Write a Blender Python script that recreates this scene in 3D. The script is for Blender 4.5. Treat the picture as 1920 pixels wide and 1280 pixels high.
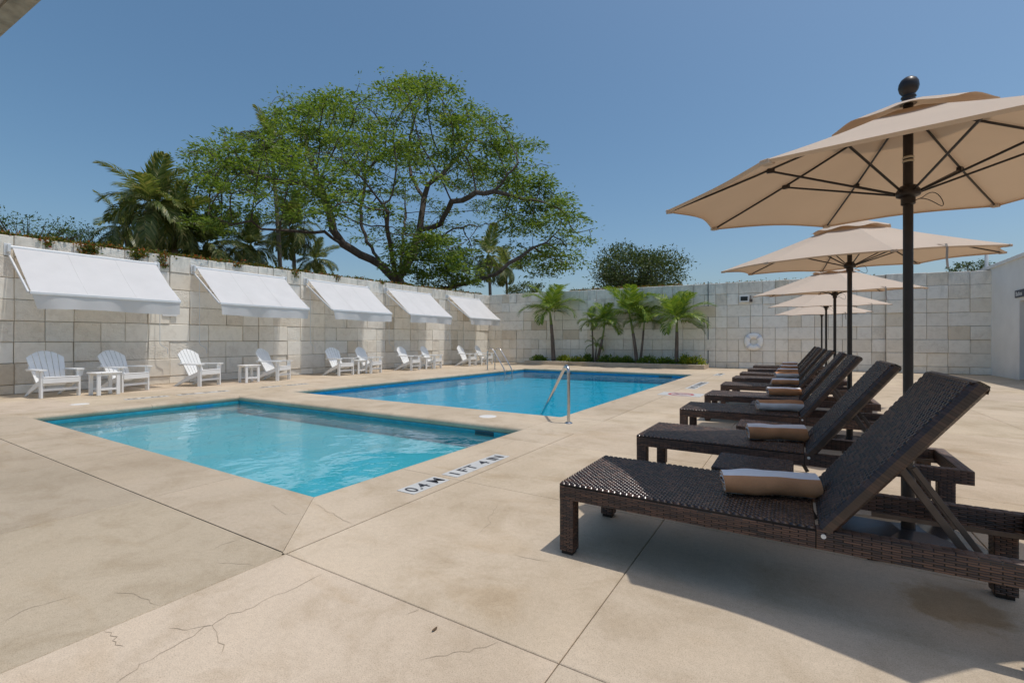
import bpy, math, random
import numpy as np
from mathutils import Vector, Matrix

# ------------------------------------------------------------------ scene, camera, sky, sun
for o in list(bpy.data.objects): bpy.data.objects.remove(o)
S = bpy.context.scene
COL = S.collection
R = math.radians
EYE = 1.1
TH = R(31.5)
sT, cT = math.sin(TH), math.cos(TH)
FPX = 866.0

cam = bpy.data.cameras.new('camera'); camo = bpy.data.objects.new('camera', cam); COL.objects.link(camo)
cam.sensor_width = 36.0; cam.lens = 36.0 * FPX / 1920.0
cam.clip_start = 0.05; cam.clip_end = 5000
camo.location = (0, 0, EYE); camo.rotation_euler = (R(90), 0, TH)
S.camera = camo

SUN = Vector((0.28, 0.08, 1.0)).normalized()
w = bpy.data.worlds.new('World'); S.world = w; w.use_nodes = True
nt = w.node_tree; nt.nodes.clear()
sky = nt.nodes.new('ShaderNodeTexSky'); sky.sky_type = 'NISHITA'; sky.sun_disc = False
sky.sun_elevation = math.asin(SUN.z); sky.sun_rotation = math.atan2(SUN.x, SUN.y)
sky.air_density = 1.0; sky.dust_density = 2.4; sky.ozone_density = 2.4; sky.altitude = 0
bg = nt.nodes.new('ShaderNodeBackground'); bg.inputs['Strength'].default_value = 0.099
out = nt.nodes.new('ShaderNodeOutputWorld')
hs = nt.nodes.new('ShaderNodeHueSaturation'); hs.inputs['Saturation'].default_value = 1.16; hs.inputs['Hue'].default_value = 0.489
nt.links.new(sky.outputs[0], hs.inputs['Color']); nt.links.new(hs.outputs[0], bg.inputs['Color']); nt.links.new(bg.outputs[0], out.inputs['Surface'])

sl = bpy.data.lights.new('sun', 'SUN'); sl.energy = 2.0; sl.angle = R(0.53); sl.color = (1.0, 0.955, 0.89)
so = bpy.data.objects.new('sun', sl); COL.objects.link(so)
so.rotation_euler = SUN.to_track_quat('Z', 'Y').to_euler(); so.location = (10, 2, 30)

S.view_settings.view_transform = 'Standard'; S.view_settings.look = 'None'
S.view_settings.gamma = 1; S.view_settings.exposure = 0.27; S.view_settings.use_curve_mapping = False
S.render.engine = 'CYCLES'
S.cycles.max_bounces = 10; S.cycles.diffuse_bounces = 6; S.cycles.transparent_max_bounces = 12

def ground(px, py, z=0.0):
    """a pixel of the 1920x1280 photograph to the point of the level z it looks at"""
    d = FPX * (EYE - z) / (py - 640.0); x = (px - 960.0) / FPX * d
    return Vector((-sT * d + cT * x, cT * d + sT * x, z))
def at_depth(px, py, d):
    x = (px - 960.0) / FPX * d
    return Vector((-sT * d + cT * x, cT * d + sT * x, EYE + (640.0 - py) / FPX * d))

# ------------------------------------------------------------------ materials
def new_mat(name):
    m = bpy.data.materials.new(name); m.use_nodes = True
    n = m.node_tree.nodes; n.clear()
    o = n.new('ShaderNodeOutputMaterial'); b = n.new('ShaderNodeBsdfPrincipled')
    m.node_tree.links.new(b.outputs[0], o.inputs['Surface'])
    return m, n, m.node_tree.links, b, o
def noise(n, l, vec, scale, detail=4, rough=0.55, dist=0.0):
    t = n.new('ShaderNodeTexNoise'); t.inputs['Scale'].default_value = scale
    t.inputs['Detail'].default_value = detail; t.inputs['Roughness'].default_value = rough
    t.inputs['Distortion'].default_value = dist
    l.new(vec, t.inputs['Vector']); return t.outputs['Fac']
def ramp(n, l, fac, stops):
    r = n.new('ShaderNodeValToRGB'); e = r.color_ramp.elements
    while len(e) < len(stops): e.new(0.5)
    for k, (p, c) in enumerate(stops):
        e[k].position = p; e[k].color = (*c, 1) if len(c) == 3 else c
    l.new(fac, r.inputs['Fac']); return r.outputs['Color']
def mixc(n, l, a, b, fac, mode='MIX'):
    x = n.new('ShaderNodeMix'); x.data_type = 'RGBA'; x.blend_type = mode
    for sock, v in ((x.inputs[6], a), (x.inputs[7], b), (x.inputs[0], fac)):
        if hasattr(v, 'is_output'): l.new(v, sock)
        elif isinstance(v, (int, float)): sock.default_value = v
        else: sock.default_value = (*v, 1)
    return x.outputs[2]
def math_n(n, l, op, a, b=None, clamp=False):
    x = n.new('ShaderNodeMath'); x.operation = op; x.use_clamp = clamp
    for i, v in enumerate((a, b)):
        if v is None: continue
        if hasattr(v, 'is_output'): l.new(v, x.inputs[i])
        else: x.inputs[i].default_value = v
    return x.outputs[0]
def bump(n, l, b, h, strength, dist=0.01):
    x = n.new('ShaderNodeBump'); x.inputs['Strength'].default_value = strength
    x.inputs['Distance'].default_value = dist
    l.new(h, x.inputs['Height']); l.new(x.outputs[0], b.inputs['Normal']); return x
def pos(n): return n.new('ShaderNodeNewGeometry').outputs['Position']
def scaled(n, l, vec, sc):
    m = n.new('ShaderNodeMapping'); m.inputs['Scale'].default_value = sc
    l.new(vec, m.inputs['Vector']); return m.outputs[0]

def simple(name, col, rough=0.5, var=0.12, scale=6.0, bscale=60.0, bstr=0.1, metal=0.0, spec=0.5, world=True):
    m, n, l, b, o = new_mat(name)
    v = pos(n) if world else n.new('ShaderNodeTexCoord').outputs['Object']
    f = noise(n, l, v, scale, 5)
    lo = tuple(c * (1 - var) for c in col); hi = tuple(min(1, c * (1 + var)) for c in col)
    l.new(ramp(n, l, f, [(0.3, lo), (0.7, hi)]), b.inputs['Base Color'])
    b.inputs['Roughness'].default_value = rough; b.inputs['Metallic'].default_value = metal
    b.inputs['Specular IOR Level'].default_value = spec
    if bstr: bump(n, l, b, noise(n, l, v, bscale, 3), bstr, 0.004)
    return m

def mat_concrete(name, base, tint=True, bright=1.0):
    m, n, l, b, o = new_mat(name)
    p = pos(n)
    c0 = tuple(c * bright for c in base)
    big = noise(n, l, p, 0.55, 6, 0.6, 0.6)
    mid = noise(n, l, p, 2.3, 7, 0.65, 0.4)
    fine = noise(n, l, p, 38, 4, 0.7)
    grit = noise(n, l, p, 210, 3, 0.7)
    c = ramp(n, l, big, [(0.30, (c0[0]*.80, c0[1]*.78, c0[2]*.74)), (0.55, c0), (0.75, tuple(x*1.10 for x in c0))])
    c = mixc(n, l, c, ramp(n, l, mid, [(0.28, (.74, .70, .63)), (0.5, (1, 1, 1)), (0.72, (1.07, 1.06, 1.05))]), 0.75, 'MULTIPLY')
    # brownish water stains drying off in streaks
    st = noise(n, l, scaled(n, l, p, (0.5, 1.5, 1)), 1.25, 8, 0.62, 1.1)
    c = mixc(n, l, c, ramp(n, l, st, [(0.56, (1, 1, 1)), (0.70, (.80, .73, .62))]), 0.55, 'MULTIPLY')
    c = mixc(n, l, c, ramp(n, l, fine, [(0.3, (.86, .85, .84)), (0.6, (1.04, 1.04, 1.04))]), 0.6, 'MULTIPLY')
    c = mixc(n, l, c, ramp(n, l, grit, [(0.32, (.58, .56, .53)), (0.47, (.98, .98, .98)), (0.66, (1.14, 1.13, 1.12))]), 0.75, 'MULTIPLY')
    # one damp patch beside the loungers
    sp = ground(1790, 1135)
    vm = n.new('ShaderNodeVectorMath'); vm.operation = 'DISTANCE'
    l.new(p, vm.inputs[0]); vm.inputs[1].default_value = sp
    dist = math_n(n, l, 'ADD', vm.outputs['Value'], math_n(n, l, 'MULTIPLY', noise(n, l, p, 9, 4), -0.22))
    c = mixc(n, l, c, ramp(n, l, dist, [(0.0, (.74, .66, .54)), (0.03, (.77, .69, .57)), (0.085, (1, 1, 1))]), 1.0, 'MULTIPLY')
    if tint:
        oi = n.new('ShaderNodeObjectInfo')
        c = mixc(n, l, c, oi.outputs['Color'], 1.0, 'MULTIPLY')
    l.new(c, b.inputs['Base Color'])
    b.inputs['Roughness'].default_value = 0.82; b.inputs['Specular IOR Level'].default_value = 0.3
    h = math_n(n, l, 'ADD', math_n(n, l, 'MULTIPLY', grit, 0.6), fine)
    bump(n, l, b, h, 0.35, 0.003)
    return m

def mat_stone(name, rough_face):
    m, n, l, b, o = new_mat(name)
    p = pos(n); oi = n.new('ShaderNodeObjectInfo'); rnd = oi.outputs['Random']
    c = ramp(n, l, rnd, [(0.0, (.83, .80, .73)), (0.16, (.90, .855, .765)), (0.30, (.84, .77, .66)), (0.44, (.90, .845, .74)), (0.58, (.80, .735, .63)), (0.72, (.88, .83, .735)), (0.88, (.85, .81, .735)), (0.96, (.80, .715, .585)), (1.0, (.58, .50, .39))])
    f1 = noise(n, l, p, 5.5, 7, 0.62, 0.5)
    c = mixc(n, l, c, ramp(n, l, f1, [(0.3, (.78, .755, .72)), (0.52, (1, 1, 1)), (0.75, (1.06, 1.06, 1.05))]), 0.55, 'MULTIPLY')
    vein = noise(n, l, scaled(n, l, p, (1, 1, 2.6)), 2.2, 9, 0.7, 2.0)
    c = mixc(n, l, c, ramp(n, l, vein, [(0.60, (1, 1, 1)), (0.68, (.72, .71, .70)), (0.76, (.60, .59, .58))]), 0.32, 'MULTIPLY')
    # rain weathering of the top courses: dark runs below the wall head
    sx = n.new('ShaderNodeSeparateXYZ'); l.new(p, sx.inputs[0])
    run = noise(n, l, scaled(n, l, p, (2.2, 2.2, 0.8)), 1.5, 8, 0.68, 0.9)
    hgt = n.new('ShaderNodeMapRange'); l.new(sx.outputs[2], hgt.inputs[0])
    hgt.inputs[1].default_value = 2.2; hgt.inputs[2].default_value = 3.5; hgt.inputs[3].default_value = 0.0; hgt.inputs[4].default_value = 0.24
    d = math_n(n, l, 'ADD', run, hgt.outputs[0])
    c = mixc(n, l, c, ramp(n, l, d, [(0.62, (1, 1, 1)), (0.80, (.70, .72, .73)), (1.0, (.36, .37, .38))]), 0.7, 'MULTIPLY')
    l.new(c, b.inputs['Base Color'])
    b.inputs['Roughness'].default_value = 0.8; b.inputs['Specular IOR Level'].default_value = 0.3
    if rough_face:
        h = noise(n, l, scaled(n, l, p, (1, 1, 1.6)), 13, 6, 0.6, 1.2); bump(n, l, b, h, 0.9, 0.035)
    else:
        h = noise(n, l, p, 45, 5, 0.65); bump(n, l, b, h, 0.45, 0.008)
    return m

def mat_leaf(name, stops, trans=0.35, rough=0.5):
    m, n, l, b, o = new_mat(name)
    g = n.new('ShaderNodeNewGeometry')
    c = ramp(n, l, g.outputs['Random Per Island'], stops)
    l.new(c, b.inputs['Base Color']); b.inputs['Roughness'].default_value = rough
    b.inputs['Specular IOR Level'].default_value = 0.35
    t = n.new('ShaderNodeBsdfTranslucent'); l.new(mixc(n, l, c, (1.25, 1.25, .55), 1.0, 'MULTIPLY'), t.inputs['Color'])
    x = n.new('ShaderNodeMixShader'); x.inputs[0].default_value = trans
    l.new(b.outputs[0], x.inputs[1]); l.new(t.outputs[0], x.inputs[2]); l.new(x.outputs[0], o.inputs['Surface'])
    return m

def mat_fabric(name, col, trans, scale=300, warm=None):
    m, n, l, b, o = new_mat(name)
    p = pos(n)
    f = noise(n, l, p, 2.2, 5)
    c = ramp(n, l, f, [(0.3, tuple(x * .93 for x in col)), (0.7, col)])
    l.new(c, b.inputs['Base Color']); b.inputs['Roughness'].default_value = 0.85
    b.inputs['Specular IOR Level'].default_value = 0.15
    h = math_n(n, l, 'ADD', math_n(n, l, 'MULTIPLY', noise(n, l, p, scale, 2), 0.25), noise(n, l, p, 3.2, 3, 0.5, 0.6))
    bump(n, l, b, h, 0.25, 0.03)
    t = n.new('ShaderNodeBsdfTranslucent')
    l.new(mixc(n, l, c, warm or (1, 1, 1), 1.0, 'MULTIPLY'), t.inputs['Color'])
    x = n.new('ShaderNodeMixShader'); x.inputs[0].default_value = trans
    l.new(b.outputs[0], x.inputs[1]); l.new(t.outputs[0], x.inputs[2]); l.new(x.outputs[0], o.inputs['Surface'])
    return m

def mat_water(name, tint, s1, s2, strength, refl=1.0):
    m, n, l, b, o = new_mat(name)
    p = pos(n)
    h = math_n(n, l, 'ADD', noise(n, l, scaled(n, l, p, (1.0, .8, 1)), s1, 2, 0.45, 0.5),
               math_n(n, l, 'MULTIPLY', noise(n, l, p, s2, 2, 0.5, 0.3), 0.16))
    bp = n.new('ShaderNodeBump'); bp.inputs['Strength'].default_value = strength; bp.inputs['Distance'].default_value = 0.05
    l.new(h, bp.inputs['Height'])
    fr = n.new('ShaderNodeFresnel'); fr.inputs['IOR'].default_value = 1.33; l.new(bp.outputs[0], fr.inputs['Normal'])
    tr = n.new('ShaderNodeBsdfTransparent'); tr.inputs['Color'].default_value = (*tint, 1)
    gl = n.new('ShaderNodeBsdfGlossy'); gl.inputs['Roughness'].default_value = 0.015; gl.inputs['Color'].default_value = (1, 1, 1, 1)
    l.new(bp.outputs[0], gl.inputs['Normal'])
    x = n.new('ShaderNodeMixShader'); l.new(math_n(n, l, 'MULTIPLY', fr.outputs[0], refl), x.inputs[0])
    l.new(tr.outputs[0], x.inputs[1]); l.new(gl.outputs[0], x.inputs[2]); l.new(x.outputs[0], o.inputs['Surface'])
    return m

def mat_wicker(name, stops, rough=0.38):
    m, n, l, b, o = new_mat(name)
    g = n.new('ShaderNodeNewGeometry')
    f = noise(n, l, g.outputs['Position'], 7, 4)
    x = math_n(n, l, 'ADD', math_n(n, l, 'MULTIPLY', g.outputs['Random Per Island'], 0.7), math_n(n, l, 'MULTIPLY', f, 0.35))
    l.new(ramp(n, l, x, stops), b.inputs['Base Color'])
    b.inputs['Roughness'].default_value = rough; b.inputs['Specular IOR Level'].default_value = 0.7
    bump(n, l, b, noise(n, l, g.outputs['Position'], 420, 2), 0.1, 0.002)
    return m

def mat_pool(name, col, dark):
    m, n, l, b, o = new_mat(name)
    p = pos(n)
    f = noise(n, l, p, 1.3, 4)
    c = ramp(n, l, f, [(0.3, dark), (0.7, col)])
    l.new(c, b.inputs['Base Color']); b.inputs['Roughness'].default_value = 0.6
    return m

def mat_bark(name, a, bcol):
    m, n, l, b, o = new_mat(name)
    p = pos(n)
    f = noise(n, l, scaled(n, l, p, (1, 1, .35)), 7, 7, 0.65, 0.6)
    l.new(ramp(n, l, f, [(0.3, a), (0.7, bcol)]), b.inputs['Base Color']); b.inputs['Roughness'].default_value = 0.9
    bump(n, l, b, f, 0.6, 0.03)
    return m

M = {}
M['deck'] = mat_concrete('beige_concrete', (.57, .475, .36))
M['joint'] = simple('joint_grout', (.24, .175, .115), 0.95, 0.2)
M['crack'] = simple('crack_line', (.34, .275, .20), 0.95, 0.25, 30)  # brown tone of the thin crack ribbons on the slabs
M['stone'] = mat_stone('sawn_limestone', False)
M['stone_rough'] = mat_stone('split_limestone', True)
M['mortar'] = simple('wall_mortar', (.24, .20, .155), 0.95, 0.25, 9)
M['plaster'] = simple('white_plaster', (.80, .80, .78), 0.8, 0.05, 1.5, 40, 0.15)
M['plaster_grey'] = simple('grey_plaster', (.36, .35, .33), 0.85, 0.08, 2, 30, 0.15)
M['white'] = simple('white_painted_timber', (.84, .84, .82), 0.45, 0.05, 5, 50, 0.08)
M['white_metal'] = simple('white_coated_metal', (.72, .73, .73), 0.4, 0.04, 5, 50, 0.0)
M['awning'] = mat_fabric('white_awning_canvas', (.74, .73, .72), 0.18)
M['awning_seam'] = simple('awning_seam_thread', (.60, .59, .57), 0.85, 0.05)
M['canvas'] = mat_fabric('cream_parasol_canvas', (.66, .55, .445), 0.18, 300, (1.0, .74, .50))
M['strap'] = simple('grey_strap', (.30, .27, .24), 0.8)
M['dark_metal'] = simple('dark_bronze_metal', (.018, .012, .010), 0.38, 0.2, 20, 60, 0.05)
M['brown_metal'] = simple('brown_steel', (.10, .075, .06), 0.45, 0.2, 20, 60, 0.05, 0.2)
M['brass'] = simple('cream_ring', (.5, .42, .30), 0.5)
M['base'] = simple('black_base_plate', (.03, .028, .027), 0.22, 0.3, 6, 30, 0.12)
M['steel'] = simple('brushed_steel', (.58, .58, .58), 0.25, 0.08, 30, 60, 0.03, 1.0)
M['wicker_top'] = mat_wicker('dark_wicker_weave', [(0.15, (.020, .011, .008)), (0.55, (.045, .025, .018)), (0.9, (.11, .054, .032))], 0.22)
M['wicker_side'] = mat_wicker('brown_wicker_weave', [(0.15, (.026, .013, .008)), (0.5, (.075, .034, .019)), (0.9, (.15, .07, .038))], 0.42)
M['wicker_edge'] = mat_wicker('wrapped_wicker_edge', [(0.15, (.030, .017, .012)), (0.55, (.046, .025, .017)), (0.9, (.075, .039, .025))], 0.4)
M['wicker_core'] = simple('wicker_core', (.012, .008, .006), 0.7, 0.2, 20)
M['towel_tan'] = simple('tan_terry', (.62, .31, .155), 0.95, 0.10, 14, 330, 0.6)
M['towel_white'] = simple('white_terry', (.90, .90, .92), 0.95, 0.04, 14, 330, 0.6)
M['pool_small'] = mat_pool('turquoise_pool_paint', (.10, .45, .53), (.07, .40, .49))
M['pool_big'] = mat_pool('blue_pool_paint', (.006, .39, .52), (.005, .36, .48))
M['tile_small'] = simple('teal_waterline_tile', (.03, .30, .38), 0.25, 0.15, 12)
M['tile_big'] = simple('blue_waterline_tile', (.01, .24, .46), 0.25, 0.15, 12)
M['skim'] = simple('skimmer_mouth', (.02, .05, .07), 0.5)
M['water_small'] = mat_water('paddling_water', (.72, .93, .95), 1.15, 6.0, 0.55, 1.0)
M['water_big'] = mat_water('swimming_water', (.45, .90, .97), 1.8, 8.0, 0.42, 0.62)
M['tile_white'] = simple('white_marker_tile', (.54, .54, .52), 0.5, 0.10)
M['ink'] = simple('dark_marker_paint', (.055, .057, .065), 0.7, 0.35, 60)
M['red'] = simple('red_marker_paint', (.42, .06, .06), 0.6, 0.2)
M['dead_leaf'] = simple('dead_leaf', (.11, .065, .03), 0.8, 0.3, 50)
M['lid'] = simple('white_plastic_lid', (.72, .70, .66), 0.5, 0.06)
M['ring'] = simple('life_ring_foam', (.92, .91, .88), 0.5, 0.03)
M['ring_band'] = simple('life_ring_band', (.66, .70, .78), 0.6)
M['rope'] = simple('rope', (.55, .52, .47), 0.9)
M['soil'] = simple('dark_soil', (.06, .045, .032), 0.95, 0.3, 20)
M['pebble'] = simple('white_pebble', (.66, .65, .62), 0.7, 0.15, 40)
M['bark'] = mat_bark('dark_bark', (.050, .038, .030), (.15, .118, .095))
M['palm_bark'] = mat_bark('grey_palm_bark', (.11, .09, .075), (.27, .23, .19))
M['ring_bark'] = mat_bark('brown_ringed_stem', (.085, .062, .05), (.21, .165, .135))
M['shaft'] = simple('green_crownshaft', (.15, .20, .045), 0.45, 0.2, 6)
M['leaf_tree'] = mat_leaf('fresh_tree_leaf', [(0.0, (.080, .145, .028)), (0.45, (.135, .215, .042)), (0.8, (.195, .28, .06)), (1.0, (.29, .355, .09))], 0.42)
M['leaf_dark'] = mat_leaf('dark_tree_leaf', [(0.0, (.042, .075, .026)), (0.5, (.080, .120, .042)), (1.0, (.14, .175, .065))], 0.3)
M['leaf_acacia'] = mat_leaf('acacia_leaf', [(0.0, (.040, .080, .022)), (1.0, (.10, .16, .045))], 0.35)
M['frond_coco'] = mat_leaf('coconut_leaflet', [(0.0, (.085, .13, .038)), (0.5, (.165, .21, .068)), (0.85, (.29, .30, .12)), (1.0, (.44, .38, .20))], 0.35, 0.38)
M['frond_young'] = mat_leaf('young_palm_leaflet', [(0.0, (.08, .150, .024)), (0.5, (.15, .235, .034)), (1.0, (.32, .38, .065))], 0.35, 0.38)
M['leaf_shrub'] = mat_leaf('golden_shrub_leaf', [(0.0, (.08, .16, .02)), (0.5, (.22, .30, .03)), (1.0, (.58, .52, .05))], 0.3)
M['leaf_shrub_g'] = mat_leaf('green_shrub_leaf', [(0.0, (.05, .12, .018)), (0.6, (.13, .23, .03)), (1.0, (.32, .36, .05))], 0.3)
M['vine'] = mat_leaf('vine_leaf', [(0.0, (.05, .09, .012)), (0.5, (.12, .14, .02)), (0.72, (.22, .17, .025)), (0.85, (.33, .12, .025)), (1.0, (.36, .075, .03))], 0.3)
M['coconut'] = simple('coconut_husk', (.25, .16, .05), 0.6)
M['sign_blue'] = simple('slate_sign', (.045, .052, .075), 0.5, 0.1)
M['sign_text'] = simple('white_sign_letter', (.75, .75, .75), 0.5, 0.03)
M['lens'] = simple('black_lamp_glass', (.012, .012, .013), 0.15, 0.1)
M['roof_grey'] = simple('grey_roof_panel', (.42, .43, .42), 0.7, 0.06, 3)
M['roof_edge'] = simple('weathered_roof_edge', (.30, .27, .22), 0.85, 0.3, 14)
M['earth'] = simple('dry_earth', (.20, .16, .11), 0.95, 0.3, 1.2, 25, 0.3)

# ------------------------------------------------------------------ mesh helpers
def link(o, parent=None):
    COL.objects.link(o)
    if parent is not None: o.parent = parent
    return o
def tag(o, label=None, cat=None, group=None, kind=None):
    if label: o['label'] = label
    if cat: o['category'] = cat
    if group: o['group'] = group
    if kind: o['kind'] = kind
    return o
def empty(name, loc=(0, 0, 0), rz=0.0):
    o = bpy.data.objects.new(name, None); o.empty_display_size = 0.1
    COL.objects.link(o); o.location = loc; o.rotation_euler = (0, 0, rz); return o
def copy_tree(o, parent=None):
    c = o.copy(); COL.objects.link(c); c.parent = parent
    for ch in o.children: copy_tree(ch, c)
    return c

class MB:
    def __init__(s): s.v = []; s.f = []; s.mi = []; s.cur = 0
    def add(s, vs, fs):
        k = len(s.v); s.v.extend([tuple(p) for p in vs])
        for f in fs: s.f.append(tuple(i + k for i in f)); s.mi.append(s.cur)
        return s
    def box(s, a, b, ch=0.0, mat=None):
        (x0, y0, z0), (x1, y1, z1) = a, b
        if ch <= 0:
            vs = [(x, y, z) for z in (z0, z1) for y in (y0, y1) for x in (x0, x1)]
            fs = [(0, 2, 3, 1), (4, 5, 7, 6), (0, 1, 5, 4), (2, 6, 7, 3), (0, 4, 6, 2), (1, 3, 7, 5)]
        else:
            vs = []; fs = []
            c = ch
            def ring(z, i): return [(x0 + i, y0 + i, z), (x1 - i, y0 + i, z), (x1 - i, y1 - i, z), (x0 + i, y1 - i, z)]
            for z, i in ((z0, c), (z0 + c, 0), (z1 - c, 0), (z1, c)): vs += ring(z, i)
            for r in range(3):
                for k in range(4):
                    a0 = r * 4 + k; a1 = r * 4 + (k + 1) % 4
                    fs.append((a0, a1, a1 + 4, a0 + 4))
            fs.append((3, 2, 1, 0)); fs.append((12, 13, 14, 15))
        if mat is not None: vs = [tuple(mat @ Vector(p)) for p in vs]
        return s.add(vs, fs)
    def bar(s, p, q, wd, ht, up=(0, 0, 1), ch=0.0):
        p = Vector(p); q = Vector(q); d = q - p; L = d.length; d.normalize()
        u = Vector(up); y = u.cross(d)
        if y.length < 1e-5: y = Vector((0, 1, 0)).cross(d)
        y.normalize(); z = d.cross(y)
        m = Matrix((d, y, z)).transposed().to_4x4(); m.translation = p
        return s.box((0, -wd / 2, -ht / 2), (L, wd / 2, ht / 2), ch, m)
    def tube(s, pts, rad, n=8, cap=True):
        pts = [Vector(p) for p in pts]
        rr = rad if isinstance(rad, (list, tuple)) else [rad] * len(pts)
        vs = []; fs = []; prev = None
        for i, p in enumerate(pts):
            t = (pts[min(i + 1, len(pts) - 1)] - pts[max(i - 1, 0)]).normalized()
            if prev is None:
                a = Vector((0, 0, 1)) if abs(t.z) < 0.9 else Vector((1, 0, 0)); x = a.cross(t).normalized()
            else: x = (prev - t * prev.dot(t)).normalized()
            prev = x; y = t.cross(x)
            for k in range(n):
                an = 2 * math.pi * k / n
                vs.append(p + (x * math.cos(an) + y * math.sin(an)) * rr[i])
        for i in range(len(pts) - 1):
            for k in range(n):
                a = i * n + k; b = i * n + (k + 1) % n
                fs.append((a, b, b + n, a + n))
        if cap:
            fs.append(tuple(range(n - 1, -1, -1))); q = (len(pts) - 1) * n; fs.append(tuple(range(q, q + n)))
        return s.add(vs, fs)
    def lathe(s, prof, n=20, axis='z', off=(0, 0, 0)):
        vs = []; fs = []
        for r, h in prof:
            for k in range(n):
                a = 2 * math.pi * k / n; p = (r * math.cos(a), r * math.sin(a), h)
                if axis == 'y': p = (p[0], -h, p[1])
                vs.append((p[0] + off[0], p[1] + off[1], p[2] + off[2]))
        for i in range(len(prof) - 1):
            for k in range(n):
                a = i * n + k; b = i * n + (k + 1) % n
                fs.append((a, b, b + n, a + n))
        return s.add(vs, fs)
    def poly(s, outline, z0, z1):
        n = len(outline)
        vs = [(x, y, z0) for x, y in outline] + [(x, y, z1) for x, y in outline]
        fs = [tuple(range(n - 1, -1, -1)), tuple(range(n, 2 * n))] + [(k, (k + 1) % n, n + (k + 1) % n, n + k) for k in range(n)]
        return s.add(vs, fs)
    def mesh(s, name, mats, smooth=False, angle=None):
        me = bpy.data.meshes.new(name); me.from_pydata(s.v, [], s.f)
        for m in (mats if isinstance(mats, (list, tuple)) else [mats]): me.materials.append(m)
        if any(s.mi): me.polygons.foreach_set('material_index', s.mi)
        if smooth:
            me.polygons.foreach_set('use_smooth', [True] * len(me.polygons))
            if angle: me.set_sharp_from_angle(angle=R(angle))
        me.update(); return me
    def build(s, name, mats, parent=None, smooth=False, angle=None):
        return link(bpy.data.objects.new(name, s.mesh(name, mats, smooth, angle)), parent)

def quad_mesh(name, V, mat, nv=4):
    """V: (N, nv, 3) array of separate leaf polygons"""
    N = V.shape[0]; me = bpy.data.meshes.new(name)
    me.vertices.add(N * nv); me.vertices.foreach_set('co', V.reshape(-1).astype(np.float32))
    me.loops.add(N * nv); me.loops.foreach_set('vertex_index', np.arange(N * nv, dtype=np.int32))
    me.polygons.add(N); me.polygons.foreach_set('loop_start', np.arange(0, N * nv, nv, dtype=np.int32))
    me.update(calc_edges=True); me.materials.append(mat); return me

def unit(a): return a / (np.linalg.norm(a, axis=-1, keepdims=True) + 1e-9)
def leaves(rng, C, D, L, W, flat=0.5):
    """diamond leaves at C pointing along D; flat -> blade normals lean to the vertical"""
    N = len(C); D = unit(D)
    up = unit(rng.normal(size=(N, 3)) * (1 - flat) + np.array([0, 0, 1.0]) * flat)
    Sd = unit(np.cross(D, up)); L = np.asarray(L).reshape(-1, 1); W = np.asarray(W).reshape(-1, 1)
    nrm = np.cross(Sd, D)
    return np.stack([C, C + D * L * .45 + Sd * W * .5 + nrm * W * .12, C + D * L - nrm * L * .12, C + D * L * .45 - Sd * W * .5 + nrm * W * .12], axis=1)

def text_mesh(body, size, mat, extrude=0.001, bold=0.0, space=1.0):
    cu = bpy.data.curves.new('text', 'FONT'); cu.body = body; cu.size = size; cu.extrude = extrude; cu.offset = bold
    cu.align_x = 'LEFT'; cu.space_character = space
    ob = bpy.data.objects.new('text', cu); COL.objects.link(ob)
    dg = bpy.context.evaluated_depsgraph_get()
    me = bpy.data.meshes.new_from_object(ob.evaluated_get(dg)); me.materials.clear(); me.materials.append(mat)
    bpy.data.objects.remove(ob); return me

def letters(body, size, mat, root, extrude=.001, bold=0.0):
    """each character a mesh of its own under a flat layout; returns objects and total width"""
    x = 0.0; res = []
    for ch in body:
        if ch == ' ': x += size * .34; continue
        me = text_mesh(ch, size, mat, extrude, bold); lo = min(v.co.x for v in me.vertices); hi = max(v.co.x for v in me.vertices)
        res.append((link(bpy.data.objects.new('letter', me), root), x - lo)); x += hi - lo + size * .09
    return res, x - size * .09

# ------------------------------------------------------------------ ground, deck, pools
PX0, PX1 = -9.60, -2.92             # pool sides
SY0, SY1 = 2.07, 5.09               # paddling pool
BY0, BY1 = 6.13, 16.62              # swimming pool
JX, JY = -2.25, 1.432               # outer joints of the pool border
LX, FY = -10.25, 17.26

def sheet(name, z, outer, holes, mat, thick=None):
    xs = sorted({outer[0], outer[1], *[h[0] for h in holes], *[h[1] for h in holes]})
    ys = sorted({outer[2], outer[3], *[h[2] for h in holes], *[h[3] for h in holes]})
    b = MB()
    for x0, x1 in zip(xs, xs[1:]):
        for y0, y1 in zip(ys, ys[1:]):
            cx, cy = (x0 + x1) / 2, (y0 + y1) / 2
            if any(h[0] < cx < h[1] and h[2] < cy < h[3] for h in holes): continue
            b.add([(x0, y0, z), (x1, y0, z), (x1, y1, z), (x0, y1, z)], [(0, 1, 2, 3)])
    return b.build(name, mat)
holes = [(PX0 - .01, PX1 + .01, SY0 - .01, SY1 + .01), (PX0 - .01, PX1 + .01, BY0 - .01, BY1 + .01)]
gr = sheet('ground', -0.12, (-1500, 1500, -1500, 1500), holes, M['earth'])
tag(gr, 'dry earth ground reaching out beyond the walls', 'ground', kind='structure')
deck = sheet('pool_deck', -0.016, (-13.93, 8.7, -3.2, 21.4), holes, M['joint'])
tag(deck, 'beige concrete pool deck of large slabs with thin joints', 'deck', kind='structure')

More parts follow.
